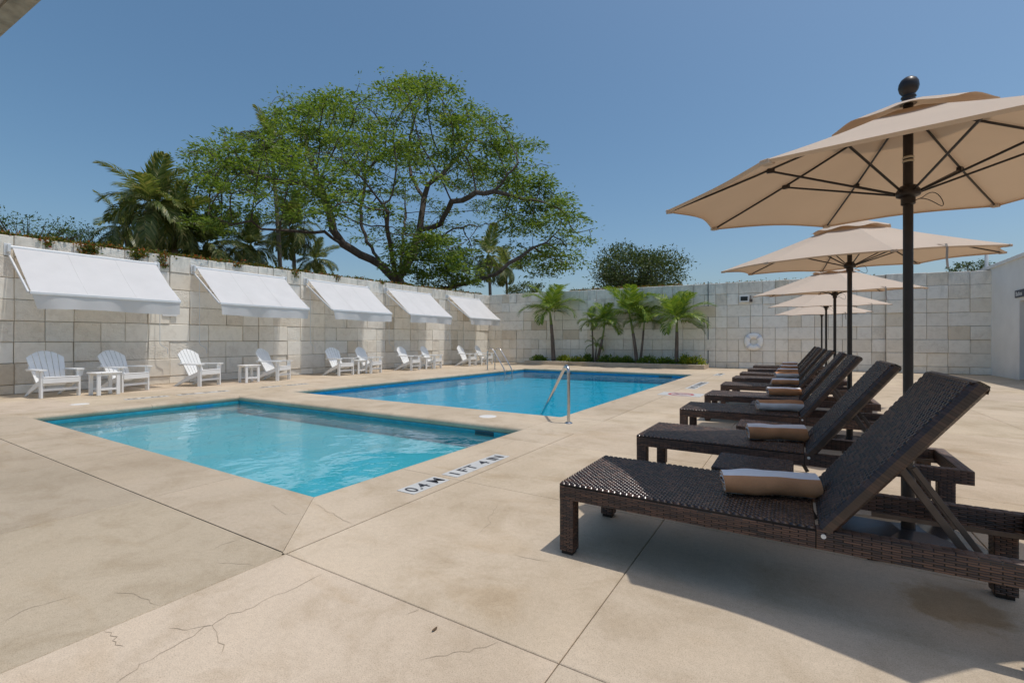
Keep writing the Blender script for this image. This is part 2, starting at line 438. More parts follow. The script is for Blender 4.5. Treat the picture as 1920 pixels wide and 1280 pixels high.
rnd = random.Random(5)
def slab(x0, x1, y0, y1, tint=None, gap=0.0020):
    b = MB(); b.box((x0 + gap, y0 + gap, -0.09), (x1 - gap, y1 - gap, 0.0), 0.003)
    o = b.build('slab', M['deck'], deck)
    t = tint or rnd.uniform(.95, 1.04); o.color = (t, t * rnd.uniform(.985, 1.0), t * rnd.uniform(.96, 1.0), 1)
    return o
XN = [-13.93, -12.1, LX, -8.85, -7.2, -5.58, -3.88, JX, -.69, .87, 2.42, 3.98, 5.54, 7.1, 8.7]
YR = [JY, 2.91, 4.44, 5.95, 7.46, 8.97, 10.48, 11.99, 13.5, 15.01, 16.52, 18.1, 19.7, 21.35]
for x0, x1 in zip(XN, XN[1:]):
    for y0, y1 in ((-3.2, -1.6), (-1.6, -.1), (-.1, JY)):
        t = None
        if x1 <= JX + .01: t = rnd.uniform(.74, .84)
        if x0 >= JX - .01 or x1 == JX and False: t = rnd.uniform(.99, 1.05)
        slab(x0, x1, y0, y1, t)
for x0, x1 in zip(XN[7:], XN[8:]):
    for y0, y1 in zip(YR, YR[1:]): slab(x0, x1, y0, y1)
for x0, x1 in zip(XN[:2], XN[1:3]):
    for y0, y1 in zip(YR, YR[1:]): slab(x0, x1, y0, y1, gap=0.0012)
for x0, x1 in zip(XN[2:7], XN[3:8]):
    for y0, y1 in ((FY, 19.3), (19.3, 21.35)): slab(x0, x1, y0, y1, gap=0.0012)

NOSE = [(0.06, -0.105), (0.012, -0.10), (-0.012, -0.075), (-0.022, -0.045), (-0.012, -0.018), (0.012, -0.003), (0.045, 0.0)]
def border(p0, p1, inward, width, m0, m1, tint=None):
    """slab with a rounded nose towards the pool; m0/m1 mitre the ends (1 = widening outwards)"""
    p0 = Vector(p0); p1 = Vector(p1); d = (p1 - p0).normalized(); o_ = -Vector(inward)
    prof = NOSE + [(width - .0035, 0.0), (width - .0035, -0.09)]
    vs = []
    for P, mm, sg in ((p0, m0, 1), (p1, m1, -1)):
        for t, z in prof:
            q = P + o_ * t + d * (sg * (.002 - mm * t)); vs.append((q.x, q.y, z))
    n = len(prof); fs = [(k, k + 1, n + k + 1, n + k) for k in range(n - 1)] + [tuple(range(n)), tuple(range(2 * n - 1, n - 1, -1))]
    b = MB(); b.add(vs, fs); o = b.build('border_slab', M['deck'], deck, True, 50)
    t = tint or rnd.uniform(.95, 1.02); o.color = (t, t * .99, t * .975, 1); return o
def run(pts, fixed, axis, inward, width, m_first, m_last, **k):
    for i, (a, b) in enumerate(zip(pts, pts[1:])):
        pa = (a, fixed, 0) if axis == 'x' else (fixed, a, 0); pb = (b, fixed, 0) if axis == 'x' else (fixed, b, 0)
        border(pa, pb, inward, width, m_first if i == 0 else 0, m_last if i == len(pts) - 2 else 0, **k)
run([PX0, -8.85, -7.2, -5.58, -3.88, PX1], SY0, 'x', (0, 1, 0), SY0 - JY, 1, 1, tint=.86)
run([SY0, 2.91, 4.44, SY1], PX1, 'y', (-1, 0, 0), JX - PX1, 1, 0)
run([BY0, 7.46, 8.97, 10.48, 11.99, 13.5, 15.01, BY1], PX1, 'y', (-1, 0, 0), JX - PX1, 0, 1)
run([SY0, 3.6, SY1], PX0, 'y', (1, 0, 0), PX0 - LX, 1, 0)
run([BY0, 8.2, 10.3, 12.4, 14.5, BY1], PX0, 'y', (1, 0, 0), PX0 - LX, 0, 1)
run([PX0, -7.2, -5.0, PX1], BY1, 'x', (0, -1, 0), FY - BY1, 1, 1)
slab(PX1, JX, SY1, BY0, gap=.0015); slab(LX, PX0, SY1, BY0, gap=.0015)
# the strip between the two pools, nosed on both sides
b = MB(); prof = [(SY1 + t, z) for t, z in NOSE] + [(BY0 - t, z) for t, z in reversed(NOSE)]
n = len(prof)
b.add([(PX0 + .001, y, z) for y, z in prof] + [(PX1 - .001, y, z) for y, z in prof],
      [(k, n + k, n + k + 1, k + 1) for k in range(n - 1)] + [tuple(range(n)), tuple(range(2 * n - 1, n - 1, -1))])
o = b.build('dividing_slab', M['deck'], deck, True, 50); o.color = (.97, .96, .94, 1)

WATER = -0.125
def pool(name, y0, y1, depth, mat, tile, label):
    b = MB(); x0, x1 = PX0, PX1; z0, z1 = -depth, -0.095
    b.add([(x0, y0, z0), (x1, y0, z0), (x1, y1, z0), (x0, y1, z0), (x0, y0, z1), (x1, y0, z1), (x1, y1, z1), (x0, y1, z1)],
          [(0, 1, 2, 3), (0, 4, 5, 1), (1, 5, 6, 2), (2, 6, 7, 3), (3, 7, 4, 0)])
    o = b.build(name, mat); tag(o, label, 'pool', kind='structure')
    e = .006
    for nm, A, B in (('near', (x0, y0, -.19), (x1, y0 + e, -.10)), ('far', (x0, y1 - e, -.19), (x1, y1, -.10)),
                     ('l', (x0, y0 + e, -.19), (x0 + e, y1 - e, -.10)), ('r', (x1 - e, y0 + e, -.19), (x1, y1 - e, -.10))):
        MB().box(A, B).build('waterline_tile_band', tile, o)
    return o
sp = pool('paddling_pool_basin', SY0, SY1, 0.34, M['pool_small'], M['tile_small'], 'shallow turquoise basin of the small paddling pool')
bp = pool('swimming_pool_basin', BY0, BY1, 0.40, M['pool_big'], M['tile_big'], 'deep blue basin of the long swimming pool')
for x in (-3.7,): MB().box((x, SY1 - .012, -.165), (x + .3, SY1 - .007, -.10)).build('skimmer_mouth', M['skim'], sp)
for x in (-7.9, -4.1): MB().box((x, BY1 - .012, -.20), (x + .45, BY1 - .007, -.115)).build('skimmer_mouth', M['skim'], bp)
MB().box((PX0 + .007, 4.3, -.19), (PX0 + .012, 4.6, -.11)).build('skimmer_mouth', M['tile_big'], sp)
for x, y in ((-6.1, 3.6),):
    MB().lathe([(0, .004), (.11, .004), (.12, 0)], 18, off=(x, y, -.34)).build('floor_drain', M['pool_small'], sp)
def water(name, y0, y1, mat, label):
    b = MB(); b.add([(PX0 + .007, y0 + .007, WATER), (PX1 - .007, y0 + .007, WATER), (PX1 - .007, y1 - .007, WATER), (PX0 + .007, y1 - .007, WATER)], [(0, 1, 2, 3)])
    return tag(b.build(name, mat), label, 'water', kind='structure')
water('paddling_pool_water', SY0, SY1, M['water_small'], 'calm clear turquoise water of the small pool')
water('swimming_pool_water', BY0, BY1, M['water_big'], 'calm bright blue water of the long pool')

# cracks in the slabs, traced on the deck
cracks = [[(585, 942), (598, 948), (612, 957), (630, 965), (645, 975), (662, 983)], [(507, 945), (522, 954), (537, 964), (555, 963), (570, 960)],
 [(220, 1279), (240, 1263), (265, 1245), (300, 1225), (340, 1202), (362, 1191), (385, 1175), (400, 1172), (415, 1160), (430, 1150), (452, 1146), (475, 1137), (515, 1117), (555, 1100), (580, 1087), (607, 1075)],
 [(397, 1172), (402, 1186), (405, 1195), (417, 1210), (415, 1225)], [(320, 1176), (342, 1179), (360, 1178), (395, 1172)],
 [(192, 1181), (205, 1187), (215, 1195), (218, 1204), (220, 1210), (232, 1211)], [(212, 1110), (232, 1111), (250, 1114), (262, 1121), (275, 1125), (297, 1134)],
 [(935, 1202), (905, 1214), (880, 1220), (850, 1224), (820, 1230), (785, 1237)], [(785, 1137), (778, 1147), (762, 1152)], [(410, 1056), (430, 1055), (450, 1056), (475, 1060)],
 [(968, 824), (946, 834), (937, 836), (931, 840), (912, 846), (895, 852), (865, 860)], [(935, 945), (925, 957), (915, 970), (920, 980), (908, 990), (895, 1000)],
 [(0, 1166), (30, 1152), (62, 1136), (100, 1128), (150, 1112)], [(395, 1031), (420, 1020), (455, 1008)], [(965, 1040), (995, 1046), (1030, 1052)]]
for pl in cracks:
    P = [ground(*p) for p in pl]; Q = []
    for a, c in zip(P, P[1:]):
        m = max(2, int((c - a).length / .035))
        for k in range(m): Q.append(a.lerp(c, k / m) + Vector((rnd.uniform(-.008, .008), rnd.uniform(-.008, .008), 0)))
    Q.append(P[-1]); vs = []
    for i, q in enumerate(Q):
        t = (Q[min(i + 1, len(Q) - 1)] - Q[max(i - 1, 0)]).normalized(); nn = Vector((-t.y, t.x, 0))
        hw = (.0006 + .0011 * rnd.random()) * (1.0 if 0 < i < len(Q) - 1 else .2)
        vs += [q + nn * hw + Vector((0, 0, .0012)), q - nn * hw + Vector((0, 0, .0012))]
    MB().add(vs, [(2 * i, 2 * i + 1, 2 * i + 3, 2 * i + 2) for i in range(len(Q) - 1)]).build('crack', M['crack'], deck)

lit_b = [(815, 1181)]
for k, (px, py) in enumerate(lit_b):
    q = ground(px, py); r_ = rnd.uniform(.008, .018); a = rnd.random() * 6
    pts_ = [(r_ * 1.6 * math.cos(t) * math.cos(a) - r_ * .6 * math.sin(t) * math.sin(a), r_ * 1.6 * math.cos(t) * math.sin(a) + r_ * .6 * math.sin(t) * math.cos(a), .002 + .006 * abs(math.cos(t))) for t in [i_ * 1.0472 for i_ in range(6)]]
    lf = MB().add(pts_ + [(0, 0, .0015)], [(i_, (i_ + 1) % 6, 6) for i_ in range(6)]).build('fallen_leaf', M['dead_leaf'])
    lf.location = q; tag(lf, 'tiny dry brown leaf lying on the deck slabs', 'leaf')
# depth markers and notices set into the deck
def marker(name, label, body, x, y0, y1, wd, size, face, space=1.0, n=None):
    """white tiles from y0 to y1; face=-1: letter heads towards the pool on -x, +1: towards +x"""
    root = empty(name, (x, (y0 + y1) / 2, 0)); tag(root, label, 'depth marker')
    L = y1 - y0; n = n or max(1, round(L / wd)); st = L / n
    for k in range(n):
        MB().box((-wd / 2, -L / 2 + k * st + .001, -.001), (wd / 2, -L / 2 + (k + 1) * st - .001, .0045), .001).build('tile', M['tile_white'], root)
    ls, wtxt = letters(body, size, M['ink'], root, .0008, size * .006)
    sc = (L * .86) / wtxt
    for t, x_ in ls:
        if face < 0: t.rotation_euler = (0, 0, R(90)); t.location = (size * .36, -L * .43 + x_ * sc, .0062)
        else: t.rotation_euler = (0, 0, R(-90)); t.location = (-size * .36, L * .43 - x_ * sc, .0062)
        t.scale = (sc, 1, 1)
    return root
marker('depth_marker', 'white tile strip reading 0.4 M beside the paddling pool corner', '0.4 M', -2.42, 2.46, 2.87, .17, .165, -1)
marker('depth_marker', 'white tile strip reading 1 FT 4 IN next to the 0.4 M strip', '1 FT 4 IN', -2.41, 2.95, 3.76, .165, .155, -1)
marker('depth_marker', 'white tile strip reading 1 FT 4 IN on the chair side of the paddling pool', '1 FT 4 IN', -10.8, 3.62, 4.32, .165, .15, 1)
marker('depth_marker', 'white tile strip reading 0.4 M on the chair side of the paddling pool', '0.4 M', -10.8, 4.5, 5.5, .165, .15, 1)
marker('depth_marker', 'faded white tile strip by the pool divider on the chair side', '1.2 M', -10.85, 6.25, 6.75, .16, .14, 1)
marker('depth_marker', 'faded white tile strip farther along the swimming pool on the chair side', '3 FT 11 IN', -10.85, 6.9, 7.5, .16, .14, 1)
marker('warning_tile', 'white tile strip reading NO DIVING beside the lounger row', 'NO DIVING', -2.08, 11.3, 13.4, .24, .22, -1)
marker('depth_marker', 'small white tile strip beside the far corner of the swimming pool', '1.2 M', -2.15, 16.1, 17.3, .24, .22, -1)
nd = empty('no_diving_tile', (-2.02, 10.02, 0)); tag(nd, 'square white tile with a red crossed ring showing no diving', 'warning tile')
MB().box((-.42, -.30, -.001), (.42, .30, .0045), .001).build('tile', M['tile_white'], nd)
b = MB(); n = 28
vs = [(r_ * math.cos(a * 2 * math.pi / n), r_ * math.sin(a * 2 * math.pi / n), .006) for r_ in (.20, .26) for a in range(n)]
b.add(vs, [(k, (k + 1) % n, n + (k + 1) % n, n + k) for k in range(n)]).build('red_ring', M['red'], nd)
MB().bar((-.15, -.14, .0064), (.15, .14, .0064), .045, .0006).build('red_slash', M['red'], nd)
b = MB(); b.bar((-.10, .06, .0056), (.04, -.04, .0056), .05, .0005); b.bar((.02, -.05, .0056), (.11, -.01, .0056), .035, .0005)
b.lathe([(0, .0058), (.035, .0058)], 12, off=(-.12, .09, 0)).build('diver_figure', M['ink'], nd)
def lid(x, y, label):
    b = MB(); b.lathe([(0, .006), (.10, .006), (.125, .004), (.13, 0)], 24, off=(0, 0, 0))
    o = b.build('skimmer_lid', M['lid'], None, True, 40); o.location = (x, y, .0005); tag(o, label, 'lid'); return o
lid(-3.85, 5.6, 'round white skimmer lid on the strip between the pools')
lid(-10.7, 2.95, 'round white skimmer lid near the first garden chairs')

# ------------------------------------------------------------------ stone walls
mesh_cache = {}
def block_mesh(wd, ht, rough, var):
    key = (round(wd, 3), round(ht, 3), rough, var)
    if key in mesh_cache: return mesh_cache[key]
    rr = random.Random(hash(key) & 0xffff); b = MB()
    n = 4; c = .012; t = .055
    xs = [-wd / 2 + c + (wd - 2 * c) * k / (n - 1) for k in range(n)]; zs = [-ht / 2 + c + (ht - 2 * c) * k / (n - 1) for k in range(n)]
    vs = []
    for j in range(n):
        for i in range(n):
            inner = 0 < i < n - 1 and 0 < j < n - 1
            dy = (rr.uniform(-.016, .012) if inner else rr.uniform(-.003, .004)) if rough else (rr.uniform(-.0015, .0015))
            vs.append((xs[i], -t + dy, zs[j]))
    fs = [(j * n + i, j * n + i + 1, (j + 1) * n + i + 1, (j + 1) * n + i) for j in range(n - 1) for i in range(n - 1)]
    k0 = len(vs); e = [(-wd / 2, -ht / 2), (wd / 2, -ht / 2), (wd / 2, ht / 2), (-wd / 2, ht / 2)]
    vs += [(x, -t + c, z) for x, z in e] + [(x, .02, z) for x, z in e]
    bot = [0, 1, 2, 3]; rgt = [3, 7, 11, 15]; top = [15, 14, 13, 12]; lft = [12, 8, 4, 0]
    for s_, ed in enumerate((bot, rgt, top, lft)):
        a, d = k0 + s_, k0 + (s_ + 1) % 4
        fs.append(tuple([a, d] + ed[::-1])); fs.append((a, a + 4, d + 4, d))
    b.add(vs, fs); me = b.mesh('stone_block', M['stone_rough' if rough else 'stone'], True, 35); mesh_cache[key] = me
    return me
def stone_wall(name, label, p0, p1, rows, k0, k1, seed, unitw, pdouble, prough, thick=.4):
    p0 = Vector((*p0, 0)); p1 = Vector((*p1, 0)); d = p1 - p0; L = d.length; H = sum(rows)
    rr = random.Random(seed)
    b = MB(); hk0, hk1 = H * k0, H * k1
    b.add([(0, 0, -.1), (L, 0, -.1), (L, thick, -.1), (0, thick, -.1), (0, 0, hk0 - .012), (L, 0, hk1 - .012), (L, thick, hk1 - .012), (0, thick, hk0 - .012)],
          [(0, 3, 2, 1), (4, 5, 6, 7), (0, 1, 5, 4), (1, 2, 6, 5), (2, 3, 7, 6), (3, 0, 4, 7)])
    o = b.build(name, M['mortar']); o.location = p0; o.rotation_euler = (0, 0, math.atan2(d.y, d.x)); tag(o, label, 'wall')
    z = 0.0
    for r_, ht in enumerate(rows):
        ncell = round(L / unitw); cw = L / ncell; i = 0
        while i < ncell:
            wc = 2 if (i + 1 < ncell and rr.random() < pdouble) else 1
            rough = rr.random() < prough
            me = block_mesh(wc * cw - .009, ht * (k0 + k1) / 2 - .009, rough, rr.randint(0, 2))
            u = (i + wc / 2) * cw; k = k0 + (k1 - k0) * u / L
            bl = link(bpy.data.objects.new('stone_block', me), o)
            bl.location = (u, rr.choice((0, 0, .008, .020, -.014, -.026)) - rr.random() * .005, (z + ht / 2) * k)
            bl.scale = (1, 1, k / ((k0 + k1) / 2)); i += wc
        z += ht
    return o
WL0, WLC, WBR = (-13.88, 0.9), (-14.1, 20.62), (2.8, 21.12)
rowsL = [.2] + [.447] * 6 + [.44]
lwall = stone_wall('stone_wall', 'long pale limestone block wall behind the white garden chairs', WL0, WLC, rowsL, 0.985, 1.075, 11, .47, .32, .45)
bwall = stone_wall('stone_wall', 'pale limestone block wall behind the planted palms and life ring', WLC, WBR, [.24] + [.45] * 7, 1.06, 1.03, 23, .435, .26, .08)
rwall = stone_wall('stone_wall', 'warmer limestone wall section beside the white building', (2.76, 20.98), (5.5, 21.08), [.24] + [.45] * 7, 1.03, 1.01, 37, .55, .1, .05, .5)
# a narrow dark joint strip up the face of the back wall
MB().box((10.97, -.066, .0), (11.0, -.02, 3.62)).build('expansion_joint', M['skim'], bwall)

# vines creeping along the wall heads
rng = np.random.default_rng(3)
def vine(name, label, pts, n, hang):
    C = []
    for (x0, y0, z0), (x1, y1, z1), wgt in pts:
        m = int(n * wgt); t = rng.random(m); clump = .5 + .5 * np.sin(t * 37 + x0) * np.sin(t * 91 + y0)
        keep = rng.random(m) < (.25 + .75 * clump); t = t[keep]; m = len(t)
        C.append(np.stack([x0 + (x1 - x0) * t + rng.normal(0, .06, m), y0 + (y1 - y0) * t + rng.normal(0, .06, m), z0 + (z1 - z0) * t + np.abs(rng.normal(0, .035, m)) * (.5 + clump[keep])], 1))
    for (x, y, z, ln, m) in hang:
        t = rng.random(m) ** 1.4
        C.append(np.stack([x + rng.normal(0, .03, m) + .05, y + rng.normal(0, .09, m) * (1 - .6 * t), z - t * ln], 1))
    C = np.concatenate(C); D = rng.normal(size=C.shape) + np.array([.3, 0, .3])
    V = leaves(rng, C, D, rng.uniform(.04, .085, len(C)), rng.uniform(.03, .06, len(C)), .4)
    o = link(bpy.data.objects.new(name, quad_mesh(name, V, M['vine']))); tag(o, label, 'vine', kind='stuff'); return o
ZL = lambda y: sum(rowsL) * (.985 + .09 * (y - .9) / 19.7)
def xl(y): return -13.88 - .22 * (y - .9) / 19.7
hang = [(xl(y) + .03, y, ZL(y), ln, m) for y, ln, m in ((3.25, .14, 90), (3.9, .26, 160), (4.05, .2, 120), (4.85, .34, 190), (5.0, .15, 80), (5.45, .36, 150), (7.3, .1, 60), (9.15, .2, 90), (10.8, .14, 70), (12.9, .1, 50))]
vine('wall_vine', 'green and rust coloured creeper along the top of the wall behind the chairs',
     [((xl(.9) - .08, .9, ZL(.9)), (xl(9) - .08, 9, ZL(9)), .62), ((xl(9) - .08, 9, ZL(9)), (xl(20) - .08, 20, ZL(20)), .38)], 9500, hang)
vine('wall_vine', 'thin yellow green creeper along the top of the wall behind the planted palms', [((-9.5, 20.95, 3.58), (-4.2, 21.1, 3.54), 1), ((-4.2, 21.1, 3.54), (2.5, 21.3, 3.5), .14)], 2600, [])

# ------------------------------------------------------------------ white building with the sign
bd = empty('white_building', (5.5, 18, 0)); tag(bd, 'white plastered building with a doorway beside the stone wall', 'building')
HB = 3.47
def bbox(name, a, c, mat, ch=.004):
    o = MB().box((a[0] - 5.5, a[1] - 18, a[2]), (c[0] - 5.5, c[1] - 18, c[2]), ch).build(name, mat, bd); return o
bbox('wall', (5.46, 18.80, 0), (5.66, 22.2, HB), M['plaster'])
bbox('wall', (5.46, 15.0, 0), (5.66, 17.6, HB), M['plaster'])
bbox('lintel', (5.461, 17.6, 2.26), (5.659, 18.80, HB - .001), M['plaster'])
bbox('roof', (5.40, 14.9, HB), (9.0, 22.2, HB + .10), M['plaster'])
bbox('inner_wall', (6.35, 15.2, 0), (6.5, 21, HB - .01), M['plaster_grey'])
bbox('inner_wall', (5.67, 18.82, 0), (6.34, 18.97, HB - .01), M['plaster_grey'])
bbox('threshold', (5.47, 17.61, 0.003), (5.65, 18.79, .02), M['deck'])
sg = empty('restroom_sign', (5.455, 18.5, 2.46)); tag(sg, 'dark slate sign with white lettering beside the doorway head', 'sign')
MB().box((-.028, -.65, -.105), (-.004, .52, .105), .002).build('panel', M['sign_blue'], sg)
for t, x_ in letters('Baños', .165, M['sign_text'], sg, .001, .003)[0]:
    t.rotation_euler = (R(90), 0, R(-90)); t.location = (-.030, .44 - x_, -.055)
# post standing behind the corner
pp = MB().tube([(5.75, 22.6, -.1), (5.75, 22.6, 4.15)], .05, 10).build('white_post', M['white_metal']); tag(pp, 'slim white post rising behind the wall corner', 'post')

bw_ = empty('boundary_wall', (8.8, 6.0, 0)); tag(bw_, 'plain white plastered boundary wall running on from the white building', 'wall')
MB().box((0, -9.2, -.1), (.2, 8.9, 3.2), .006).build('wall', M['plaster'], bw_)
MB().box((-.03, -9.23, 3.2005), (.23, 8.9, 3.27), .006).build('coping', M['plaster'], bw_)

# overhanging roof corner above the left edge of the view
ov = empty('roof_overhang', (-5.2, -.6, 0)); tag(ov, 'grey panelled roof overhang corner jutting in from the building', 'roof')
A = at_depth(-60, 124, 3.02); Bq = at_depth(120, -38, 3.02 * .86)
zr = 2.95
def roofpt(px, py):
    d = FPX * (zr - EYE) / (640.0 - py); return at_depth(px, py, d)
P0 = roofpt(-260, 304); P1 = roofpt(118, -36)
dr = (P1 - P0).normalized(); back = Vector((dr.y, -dr.x, 0))
if back.dot(Vector((-.6, -1, 0))) < 0: back = -back
o0 = Vector(ov.location)
def rb(name, s0, s1, t0, t1, z0, z1, mat):
    q = [P0 + dr * s + back * t - o0 for s, t in ((s0, t0), (s1, t0), (s1, t1), (s0, t1))]
    MB().add([(p.x, p.y, z0) for p in q] + [(p.x, p.y, z1) for p in q], [(0, 1, 2, 3), (7, 6, 5, 4), (0, 4, 5, 1), (1, 5, 6, 2), (2, 6, 7, 3), (3, 7, 4, 0)]).build(name, mat, ov)
Ls = (P1 - P0).length
rb('edge_trim', 0, Ls, 0, .085, zr, zr + .14, M['roof_edge'])
sm = (roofpt(48, 24) - P0).dot(dr)
rb('panel', 0, sm - .012, .085, 1.5, zr + .02, zr + .13, M['roof_grey'])
rb('panel', sm + .012, Ls, .085, 1.5, zr + .02, zr + .13, M['roof_grey'])
rb('seam_rail', sm - .012, sm + .012, .0851, 1.5, zr + .035, zr + .128, M['roof_edge'])
MB().box((-.1, -.1, 0), (.1, .1, zr + .03)).build('post', M['plaster'], ov).location = P0 + dr * .25 + back * 1.0 - o0 - Vector((0, 0, zr))

# ------------------------------------------------------------------ awnings
def awning(i, y0, zt, zb, label):
    Wd = 2.5; xw = xl(y0) + .06; root = empty('wall_awning', (xw, y0, 0)); tag(root, label, 'awning', 'drop arm awnings along the stone wall')
    rr = random.Random(40 + i); X0, X1 = .13, 1.36 + rr.uniform(-.02, .03)
    nu, nv = 16, 8; b = MB(); vs = []
    for j in range(nv + 1):
        for k in range(nu + 1):
            u = k / nu; v = j / nv
            sag = -.035 * math.sin(math.pi * v) * (.5 + .5 * math.sin(math.pi * u)) + .010 * math.sin(u * 19 + i + 3 * v) * v * v + .006 * math.sin(u * 41 + 2 * i) * v
            vs.append((X0 + (X1 - X0) * v, u * Wd, zt + (zb - zt) * v + sag))
    b.add(vs, [(j * (nu + 1) + k, (j + 1) * (nu + 1) + k, (j + 1) * (nu + 1) + k + 1, j * (nu + 1) + k + 1) for j in range(nv) for k in range(nu)])
    b.build('fabric', M['awning'], root, True)
    for us in (.335, .668):
        MB().add([(X0 + (X1 - X0) * v, us * Wd + o_, zt + (zb - zt) * v - .035 * math.sin(math.pi * v) * (.5 + .5 * math.sin(math.pi * us)) + .0045) for v in [k / 8 for k in range(9)] for o_ in (-.006, .006)],
                 [(2 * k, 2 * k + 2, 2 * k + 3, 2 * k + 1) for k in range(8)]).build('seam', M['awning_seam'], root)
    b = MB(); vs = []; nu = 30; nv = 6; ph = rr.random() * 6
    for j in range(nv + 1):
        for k in range(nu + 1):
            u = k / nu; v = j / nv
            wv = (.028 * math.sin(u * 9 + ph) + .02 * math.sin(u * 21 + ph * 2)) * v
            pull = .10 * v * math.exp(-u * 14) * (1 if i in (0, 2, 4) else .2)
            vs.append((X1 + .02 + wv - .03 * v, u * Wd + pull, zb - .03 - .29 * v + .012 * math.sin(u * 7 + ph) * v))
    b.add(vs, [(j * (nu + 1) + k, (j + 1) * (nu + 1) + k, (j + 1) * (nu + 1) + k + 1, j * (nu + 1) + k + 1) for j in range(nv) for k in range(nu)])
    b.build('valance', M['awning'], root, True)
    MB().box((X1 - .02, -.02, zb - .055), (X1 + .035, Wd + .02, zb + .004), .008).build('front_bar', M['white_metal'], root)
    MB().tube([(.10, -.03, zt + .005), (.10, Wd + .03, zt + .005)], .042, 12).build('roller_tube', M['white_metal'], root, True, 40)
    for yy in (-.05, Wd + .05):
        b = MB(); b.box((0, yy - .02, zt - .10), (.15, yy + .02, zt + .06), .006); b.box((0, yy - .05, zt - .16), (.02, yy + .05, zt + .09), .004)
        b.build('bracket', M['white_metal'], root)
        MB().bar((.05, yy * .985 + .012, zt - .14), (X1, yy * .985 + .012, zb - .02), .03, .045, ch=.005).build('drop_arm', M['white_metal'], root)
    yc = (Wd + .08) if i == 0 else .06
    MB().tube([(.12, yc, zt - .06), (.14, yc, 1.05)], .010, 6).build('crank_rod', M['white_metal'], root)
    MB().tube([(.14, yc, 1.05), (.15, yc + .03, 1.0), (.15, yc + .16, .92), (.15, yc + .17, .78)], .010, 6).build('crank_handle', M['white_metal'], root)
    return root
AY = [2.73, 6.18, 9.56, 13.1, 16.95]; names = ['first', 'second', 'third', 'fourth', 'fifth']
desc = ['white canvas awning at the end of the wall away from the corner, over the widest spaced chairs', 'white canvas awning second along the wall counting away from the corner end opposite',
        'white canvas awning in the middle of the row of five', 'white canvas awning next but one to the wall corner', 'white canvas awning closest to the corner of the stone walls']
desc[0] = 'white drop arm awning fifth and last counting from the wall corner'
desc[1] = 'white drop arm awning fourth counting from the wall corner'
for i, y in enumerate(AY): awning(i, y, 3.03 + .014 * (y - 2.7), 2.06 + .010 * (y - 2.7), desc[i])
# small junction plate on the wall between two awnings
jp = MB().box((-.035, 5.42, 1.75), (.0, 5.75, 2.02), .004).build('wall_plate', M['white_metal']); jp.location = (xl(5.6) + .10, 0, 0); tag(jp, 'small white panel fixed to the wall between two awnings', 'panel')

# ------------------------------------------------------------------ white garden chairs and side tables
def garden_chair():
    root = empty('garden_chair')
    W = M['white']
    for s in (-1, 1):
        MB().box((-.035, s * .31 - .018, 0), (.055, s * .31 + .018, .535), .004).build('leg', W, root)
        # sloping stringer that is also the rear leg
        b = MB(); pr = [(.04, .30), (.04, .385), (-.05, .375), (-.52, .165), (-.80, .0), (-.70, .0), (-.45, .11)]
        y0, y1 = s * .275 - .014, s * .275 + .014
        vs = [(x, y0, z) for x, z in pr] + [(x, y1, z) for x, z in pr]; n = len(pr)
        b.add(vs, [tuple(range(n)), tuple(range(2 * n - 1, n - 1, -1))] + [(k, n + k, n + (k + 1) % n, (k + 1) % n) for k in range(n)]); b.build('rear_leg', W, root)
        # arm rest, broad in front
        ol = [(.10, s * .24), (.10, s * .37), (.04, s * .40), (-.15, s * .40), (-.62, s * .33), (-.62, s * .27), (-.2, s * .262)]
        MB().poly(ol if s < 0 else ol[::-1], .536, .560).build('armrest', W, root)
        b = MB(); pr = [(.045, .534), (-.03, .40), (.0, .38), (.045, .38)]
        pr = [(s * .33, .534), (s * .395, .534), (s * .375, .42), (s * .345, .395), (s * .33, .395)]
        n = len(pr); b.add([(-.005, y, z) for y, z in pr] + [(.02, y, z) for y, z in pr], [tuple(range(n)), tuple(range(2 * n - 1, n - 1, -1))] + [(k, (k + 1) % n, n + (k + 1) % n, n + k) for k in range(n)])
        b.build('arm_bracket', W, root)
    for k in range(5):
        t = k / 4; x = .035 - t * .42; z = .392 - t * .165
        m = Matrix.Translation((x, 0, z)) @ Matrix.Rotation(R(-21), 4, 'Y')
        MB().box((-.046, -.295, -.011), (.046, .295, .011), .004, m).build('seat_slat', W, root)
    MB().box((.0565, -.30, .285), (.078, .30, .385), .004).build('front_apron', W, root)
    MB().box((.0, -.292, .135), (.03, .292, .185), .004).build('stretcher', W, root)
    MB().box((-.60, -.32, .505), (-.565, .32, .535), .004).build('back_rail', W, root)
    # fan of back slats, leaning back
    lean = Matrix.Translation((-.36, 0, .21)) @ Matrix.Rotation(R(-27), 4, 'Y')
    arc = lambda y: .785 - 1.55 * y * y
    for k in range(6):
        c = k - 2.5; yb = c * .080; yt = c * .107; wb, wt = .0345, .0475
        ol = [(yb - wb, 0), (yb + wb, 0), (yt + wt, arc(yt + wt)), (yt, arc(yt)), (yt - wt, arc(yt - wt))]
        b = MB(); n = len(ol)
        vs = [lean @ Vector((x, y, z)) for x in (0, .02) for y, z in ol]
        b.add(vs, [tuple(range(n - 1, -1, -1)), tuple(range(n, 2 * n))] + [(q, (q + 1) % n, n + (q + 1) % n, n + q) for q in range(n)])
        b.build('back_slat', W, root)
    m = lean
    MB().box((-.026, -.24, .10), (-.001, .24, .16), .003, m).build('back_brace', W, root)
    MB().box((-.026, -.30, .40), (-.001, .30, .45), .003, m).build('back_brace', W, root)
    return root
